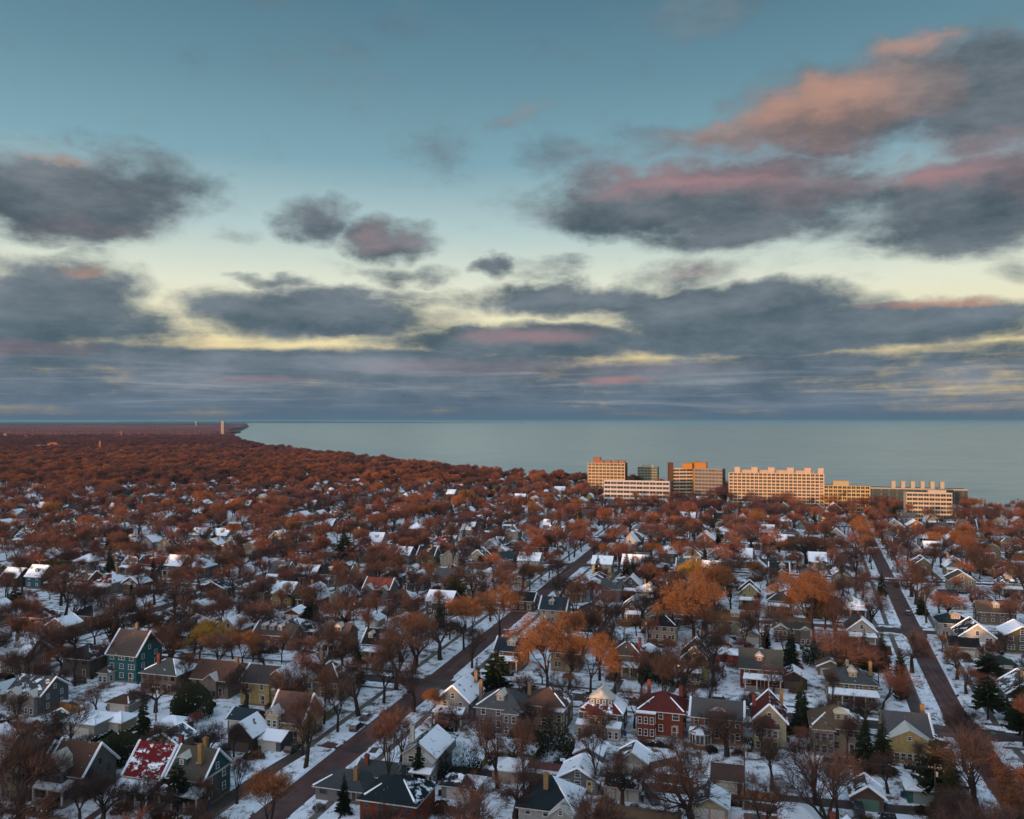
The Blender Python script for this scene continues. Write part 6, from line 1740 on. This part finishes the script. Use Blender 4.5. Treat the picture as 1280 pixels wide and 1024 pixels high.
for px, py, rz, kind, colr, lb, z in CAR_AT:
    x, y = G(px, py, z); car(x, y, rz, kind, colr, lb, snow=random.random() < .75, z=z)
# more cars by the kerbs farther off
random.seed(19)
n_c = 0
for k, (ct, hw) in enumerate(CROSS[2:7]):
    for j in range(26):
        s = random.uniform(-300, 300); sd = random.choice((-1, 1)); t = ct + sd * (hw - 1.2)
        if any(abs(s - sb(i, t)) < 12 for i in range(len(AVES))): continue
        x, y = GW(s, t); p = proj(x, y, 0)
        if p is None or not (0 < p[0] < 1280 and 640 < p[1] < 1024) or n_c >= 34: continue
        if any(math.hypot(x - o.location.x, y - o.location.y) < 9 for o in COL.objects if o.name.startswith('parked_car')): continue
        cn, cc = random.choice([('black', (.02, .02, .022)), ('grey', (.11, .11, .12)), ('white', (.5, .5, .5)), ('red', (.18, .02, .02)), ('blue', (.03, .05, .12)), ('silver', (.25, .25, .26))])
        lab = describe(x, y, f'{cn} parked car')
        if lab: car(x, y, -TH + random.choice((0, R(180))), random.choice(('suv', 'saloon', 'suv')), cc, lab, snow=random.random() < .6, group='cars parked along the streets'); n_c += 1

# ------------------------------------------------------------------ fences: rails, posts and boards, each board a part where the photo shows it
def fence(a, b, h, label, color, gap=.02, board=.9, boards=True):
    a, b = Vector((*a, .12)), Vector((*b, .12)); d = b - a; L = d.length; ang = math.atan2(d.y, d.x)
    t = thing('wooden_fence', label, 'fence', tuple(a), ang)
    m = MB(); m.box(-.07, .07, -.07, .07, 0, h + .1); pm = m.mesh('post', ['paint_own'])
    n = int(L / 2.4) + 1
    for k in range(n + 1): link('post', pm, t, (L * k / n, .06, 0), color=tuple(c * .7 for c in color))
    m = MB(); m.box(0, L, .02, .07, h * .25, h * .25 + .1); m.box(0, L, .02, .07, h * .8, h * .8 + .1); link('rail', m.mesh('rail', ['paint_own']), t, color=tuple(c * .7 for c in color))
    nb = max(2, int(L / board)); bw = L / nb; m = MB(); m.box(.01, bw - gap, -.02, .015, .05, h); bm = m.mesh('board', ['paint_own'])
    for k in range(nb): link('board', bm, t, (bw * k, random.uniform(-.01, .01), random.uniform(-.03, .03)), color=tuple(c * random.uniform(.75, 1.2) for c in color))
    m = MB(); m.box(0, L, -.05, .09, h + .02, h + .06); 
    return t
FW = (.25, .12, .045)
def fpx(a, b): return G(*a, .12), G(*b, .12)
for pa, pb, h, lb, c in [((66, 884), (112, 896), 1.9, 'golden brown board fence beside the flat white garage', (.28, .14, .04)),
                         ((112, 896), (128, 898), 1.9, 'pale new section of board fence left of the pale garage', (.42, .26, .15)),
                         ((822, 977), (866, 984), 1.8, 'brown board fence left of the brown-roofed garage', (.13, .065, .045)),
                         ((926, 996), (972, 1003), 1.6, 'low rust-brown board fence right of the brown-roofed garage', FW),
                         ((931, 1012), (985, 1020), 1.7, 'long weathered fence at the alley below the cream Victorian house', (.12, .09, .075)),
                         ((602, 962), (618, 946), 1.8, 'short tan fence behind the low tan garage', (.30, .18, .07)),
                         ((800, 965), (845, 955), 1.6, 'dark fence at the foot of the red brick house yard', (.09, .05, .04)),
                         ((660, 960), (705, 966), 1.7, 'red-brown fence between the pale double garage and the grey-blue garage', (.14, .06, .05)),
                         ((980, 925), (992, 900), 1.8, 'red-brown fence right of the cream Victorian house', (.17, .05, .04)),
                         ((1100, 945), (1150, 962), 1.4, 'terrace rail of weathered boards below the yellow charcoal-roofed house', (.16, .09, .06)),
                         ((965, 832), (1003, 838), 1.8, 'rust-coloured fence behind the dark brown gabled garage', (.20, .09, .05))]:
    a, b = fpx(pa, pb); fence(a, b, h, lb, c)

# ------------------------------------------------------------------ poles with crossarms, and wires between them
def pole(x, y, h, label):
    t = thing('utility_pole', label, 'utility pole', (x, y, .1), GR, 'utility poles along the alleys')
    m = MB(); m.bar((0, 0, -.1), (0, 0, h), .17, r2=.11, n=6); link('post', m.mesh('post', ['pole_wood']), t)
    m = MB(); m.box(-1.2, 1.2, -.06, .06, h - .9, h - .75); link('crossarm', m.mesh('crossarm', ['pole_wood']), t)
    m = MB(); m.bar((0, 0, 0), (0, 0, .2), .06, n=5); im = m.mesh('insulator', ['white_trim'])
    for k in (-1.05, -.5, .5, 1.05): link('insulator', im, t, (k, 0, h - .75))
    m = MB(); m.bar((0, 0, 0), (0, 0, .9), .22, n=8); link('transformer', m.mesh('transformer', ['concrete']), t, (.35, 0, h - 2.4))
    return t
pn = 0
for (i, tt) in ((4, -50), (4, 53), (3, -50), (3, 53), (4, 156), (3, 156)):
    prev = None; s = sb(i, tt) + 20
    while s < sb(i + 1, tt) - 10:
        x, y = GW(s, tt); p = proj(x, y, 5)
        ok = p and -30 < p[0] < 1310 and p[1] < 1070 and clear(x, y, .5)
        if ok:
            lb = describe(x, y, 'brown wooden utility pole')
            if lb:
                pole(x, y, 10.5, lb)
                if prev:
                    for k, off in enumerate((-1.05, 1.05)):
                        m = MB(); n = 8
                        A = Vector((prev[0] + off * VX, prev[1] + off * VY, 9.95)); B = Vector((x + off * VX, y + off * VY, 9.95))
                        q0 = A
                        for j in range(1, n + 1):
                            q1 = A.lerp(B, j / n) - Vector((0, 0, 4 * .7 * (j / n) * (1 - j / n))); m.bar(q0, q1, .018, n=3); q0 = q1
                        w = link('wire', m.mesh('wire', ['dark_trim'])); w['label'] = f'{"left" if k == 0 else "right"} wire to the pole {lb[len("brown wooden utility pole "):]}'; w['category'] = 'power line'; w['group'] = 'power lines along the alleys'
                prev = (x, y)
        s += random.uniform(30, 36)
# street sign and stop sign where the cross street meets the right avenue
x, y = G(1243, 932, .12); t = thing('street_sign', 'green street-name sign on a pole right of the right avenue crossing', 'street sign', (x, y, .12), GR)
m = MB(); m.bar((0, 0, 0), (0, 0, 3.0), .05, n=6); link('post', m.mesh('post', ['rim']), t); m = MB(); m.box(-.9, .4, -.02, .02, 2.75, 3.05); link('sign_plate', m.mesh('sign_plate', ['green_sign']), t)
x, y = G(1246, 936, .12); t = thing('stop_sign', 'red octagonal sign on a short pole beside the green street sign', 'road sign', (x, y, .12), GR + R(90))
m = MB(); m.bar((0, 0, 0), (0, 0, 2.2), .04, n=6); link('post', m.mesh('post', ['rim']), t)
m = MB(); m.prism([(.42 * math.cos(R(22.5 + 45 * k)), .42 * math.sin(R(22.5 + 45 * k))) for k in range(8)], -.02, .02); pl = link('sign_plate', m.mesh('sign_plate', ['red_sign']), t, (0, -.05, 2.1)); pl.rotation_euler[0] = R(90)
# lit lamp on the olive gabled house
x, y = G(848, 853, .12); t = thing('porch_lamp', 'small glowing orange lamp left of the olive gabled house', 'lamp', (x, y, .12), GR)
m = MB(); m.bar((0, 0, 0), (0, 0, 4.6), .05, n=6); link('post', m.mesh('post', ['dark_trim']), t); m = MB(); m.bar((0, 0, 4.6), (0, 0, 5.0), .2, r2=.28, n=8); link('lamp_glass', m.mesh('lamp_glass', ['lamp_glow']), t); m = MB(); m.bar((0, 0, 5.0), (0, 0, 5.2), .32, r2=.05, n=8); link('lamp_cap', m.mesh('lamp_cap', ['dark_trim']), t)

# ------------------------------------------------------------------ hedges, bins and the ploughed snow along the kerbs
def hedge_mesh(L, seed):
    rg = random.Random(seed); m = MB(); m.box(.1, L - .1, -.35, .35, 0, .85, 0)
    for k in range(int(L * 60)):
        c = Vector((rg.uniform(0, L), rg.choice((-.42, .42, rg.uniform(-.4, .4))), rg.uniform(.05, 1.0))); 
        if abs(c.y) < .4: c.z = rg.uniform(.85, 1.05)
        e = Vector((rg.uniform(-1, 1), rg.uniform(-1, 1), rg.uniform(-.2, 1))).normalized(); s = e.orthogonal() * .12
        m.face([c - s, c + s, c + e * .3], 0 if rg.random() < .82 or c.z < .85 else 1)
    return m.mesh('foliage', ['needles', 'snow'])
HM = {L: [hedge_mesh(L, int(L * 7) + k) for k in range(2)] for L in (4.0, 6.5)}
random.seed(44); n_h = 0
for q in HOUSES[:N_HERO + 70]:
    if not q[5] or random.random() < .35 or n_h >= 70: continue
    L = random.choice((4.0, 6.5)); c, s = math.cos(q[4]), math.sin(q[4]); sd = random.choice((-1, 1))
    if random.random() < .6: lx, ly, rz = -L/2, -q[3]/2 - random.uniform(4.2, 6.5), q[4]
    else: lx, ly, rz = sd * (q[2]/2 + 1.6), -q[3]/2 - L * .4, q[4] + R(90)
    x, y = q[0] + lx * c - ly * s, q[1] + lx * s + ly * c; gs, gt = WG(x, y)
    ex, ey = x + math.cos(rz) * L, y + math.sin(rz) * L
    if not (clear(x, y, .5) and clear(ex, ey, .5) and clear((x + ex)/2, (y + ey)/2, .5)) or on_street(gs, gt, 1.2) or on_street(*WG(ex, ey), 1.2): continue
    lb = describe((x + ex)/2, (y + ey)/2, 'dark clipped hedge')
    if lb:
        t = thing('hedge', lb, 'hedge', (x, y, .1), rz, 'clipped hedges by the houses'); link('foliage', random.choice(HM[L]), t); n_h += 1
bm = MB(); bm.prism([(-.28, -.33), (.28, -.33), (.28, .33), (-.28, .33)], .08, .95); bbody = bm.mesh('body', ['paint_own'])
bm = MB(); bm.box(-.32, .32, -.38, .36, .95, 1.03); blid = bm.mesh('lid', ['paint_own'])
bm = MB(); bm.bar((-.3, .3, .12), (-.22, .3, .12), .12, n=8); bwh = bm.mesh('wheel', ['tyre'])
n_b = 0
for q in HOUSES:
    if n_b >= 36 or q[1] > 300 or not q[5]: continue
    c, s = math.cos(q[4]), math.sin(q[4]); sd = random.choice((-1, 1)); lx, ly = sd * (q[2]/2 + .6), random.uniform(-q[3]/2, 0)
    x, y = q[0] + lx * c - ly * s, q[1] + lx * s + ly * c
    if not clear(x, y, .3): continue
    cn, cc = random.choice([('green', (.02, .07, .04)), ('blue', (.02, .05, .14)), ('black', (.02, .02, .02))])
    lb = f"{cn} wheeled bin at the {'right' if sd > 0 else 'left'} side wall of {q[5]}"
    if lb in used or len(lb.split()) > 16: continue
    used.add(lb); t = thing('wheeled_bin', lb, 'bin', (x, y, .12), q[4] + random.uniform(-.2, .2), 'wheeled bins'); n_b += 1
    link('body', bbody, t, color=cc); link('lid', blid, t, color=cc); link('wheel', bwh, t); link('wheel', bwh, t, (.52, 0, 0))
sb_ = MB(); rg = random.Random(4)
def bank(fn, a, b, side):
    t = a; prev = None
    while t < b:
        w, h = rg.uniform(.35, .95), rg.uniform(.06, .34)
        (x0, y0), (x1, y1) = fn(t, side * -.35), fn(t, side * w); xm, ym = (x0 + x1)/2 + rg.uniform(-.1, .1), (y0 + y1)/2
        cur = [(x0, y0, .0), (xm, ym, .12 + h), (x1, y1, .11)]
        if prev and rg.random() < .9:
            for k in (0, 1): sb_.face([prev[k], prev[k + 1], cur[k + 1], cur[k]][::side], 0)
        prev = cur; t += rg.uniform(.7, 1.5)
for i in (3, 4, 5, 6):
    for sd in (-1, 1):
        for k in range(len(CROSS) - 3):
            bank(lambda t, o, i=i, sd=sd: GW(sb(i, t) + sd * AVES[i][1] + o, t), CROSS[k][0] + 8, CROSS[k + 1][0] - 8, sd)
for k in range(1, 6):
    for sd in (-1, 1):
        for i in range(2, 6):
            bank(lambda s, o, k=k, sd=sd: GW(s, CROSS[k][0] + sd * CROSS[k][1] + o), AVES[i][0] + 9, AVES[i + 1][0] - 7, sd)
o = link('snow_bank', sb_.mesh('snow_bank', ['snow'])); o['kind'] = 'stuff'; o['label'] = 'broken ridges of ploughed snow along the kerbs'; o['category'] = 'snow'
# ------------------------------------------------------------------ drives and garden paths
def path(name, pts, w, mat, z=.132):
    m = MB()
    for a, b in zip(pts, pts[1:]): strip(m, G(*a, .12), G(*b, .12), w, z)
    struct(name, m, [mat])
path('driveway', [(245, 1026), (330, 968), (380, 938)], 1.7, 'asphalt')
path('driveway', [(404, 930), (424, 934)], 1.6, 'brick_paving', .136)
path('driveway', [(440, 936), (472, 938)], 1.6, 'asphalt', .136)
path('garden_path', [(108, 1026), (133, 1008)], .9, 'brick_paving')
path('garden_path', [(766, 868), (776, 850)], 1.0, 'walk_concrete', .14)
path('garden_path', [(838, 866), (846, 852)], 1.0, 'walk_concrete', .14)
path('garden_path', [(1066, 898), (1066, 884)], 1.1, 'walk_concrete', .14)
path('garden_path', [(796, 944), (806, 924)], .7, 'walk_concrete', .14)
path('driveway', [(1126, 840), (1152, 905)], 1.5, 'asphalt', .14)
path('alley', [(562, 962), (1160, 1015)], 2.0, 'asphalt', .13)
path('alley', [(930, 1022), (1050, 1035)], 2.0, 'walk_concrete', .136)
path('alley', [(10, 905), (250, 935)], 1.8, 'ground_soil', .13)
random.seed(3)
m = MB()
for q in HOUSES[N_HERO:N_HERO + 120]:
    if not q[5] and random.random() < .5: continue
    s, t = WG(q[0], q[1]); k = min(range(len(CROSS)), key=lambda j: abs(CROSS[j][0] - t)); ct, hw = CROSS[k]
    sgn = 1 if t > ct else -1; sx = s + q[2]/2 + 1.7
    strip(m, GW(sx, ct + sgn * (hw + .3)), GW(sx, ct + sgn * (hw + 30)), 1.25, .134)
struct('driveway', m, ['walk_concrete'])

# ------------------------------------------------------------------ the air: one closed box of thin even haze
mb = MB(); mb.box(-70000, 90000, -9000, 119000, LAKE_Z - 3, 96, 0)
hm = bpy.data.materials.new('haze_air'); hm.use_nodes = True; nt = hm.node_tree; nt.nodes.clear()
pv = nt.nodes.new('ShaderNodeVolumePrincipled'); o = nt.nodes.new('ShaderNodeOutputMaterial'); nt.links.new(pv.outputs[0], o.inputs['Volume'])
pv.inputs['Color'].default_value = (0.17, 0.40, 0.56, 1); pv.inputs['Density'].default_value = 0.000024; pv.inputs['Anisotropy'].default_value = 0.0
M['haze_air'] = hm
h = link('haze', mb.mesh('haze', ['haze_air'])); h['kind'] = 'stuff'; h['label'] = 'thin bluish evening haze over the woods and lake'; h['category'] = 'haze'
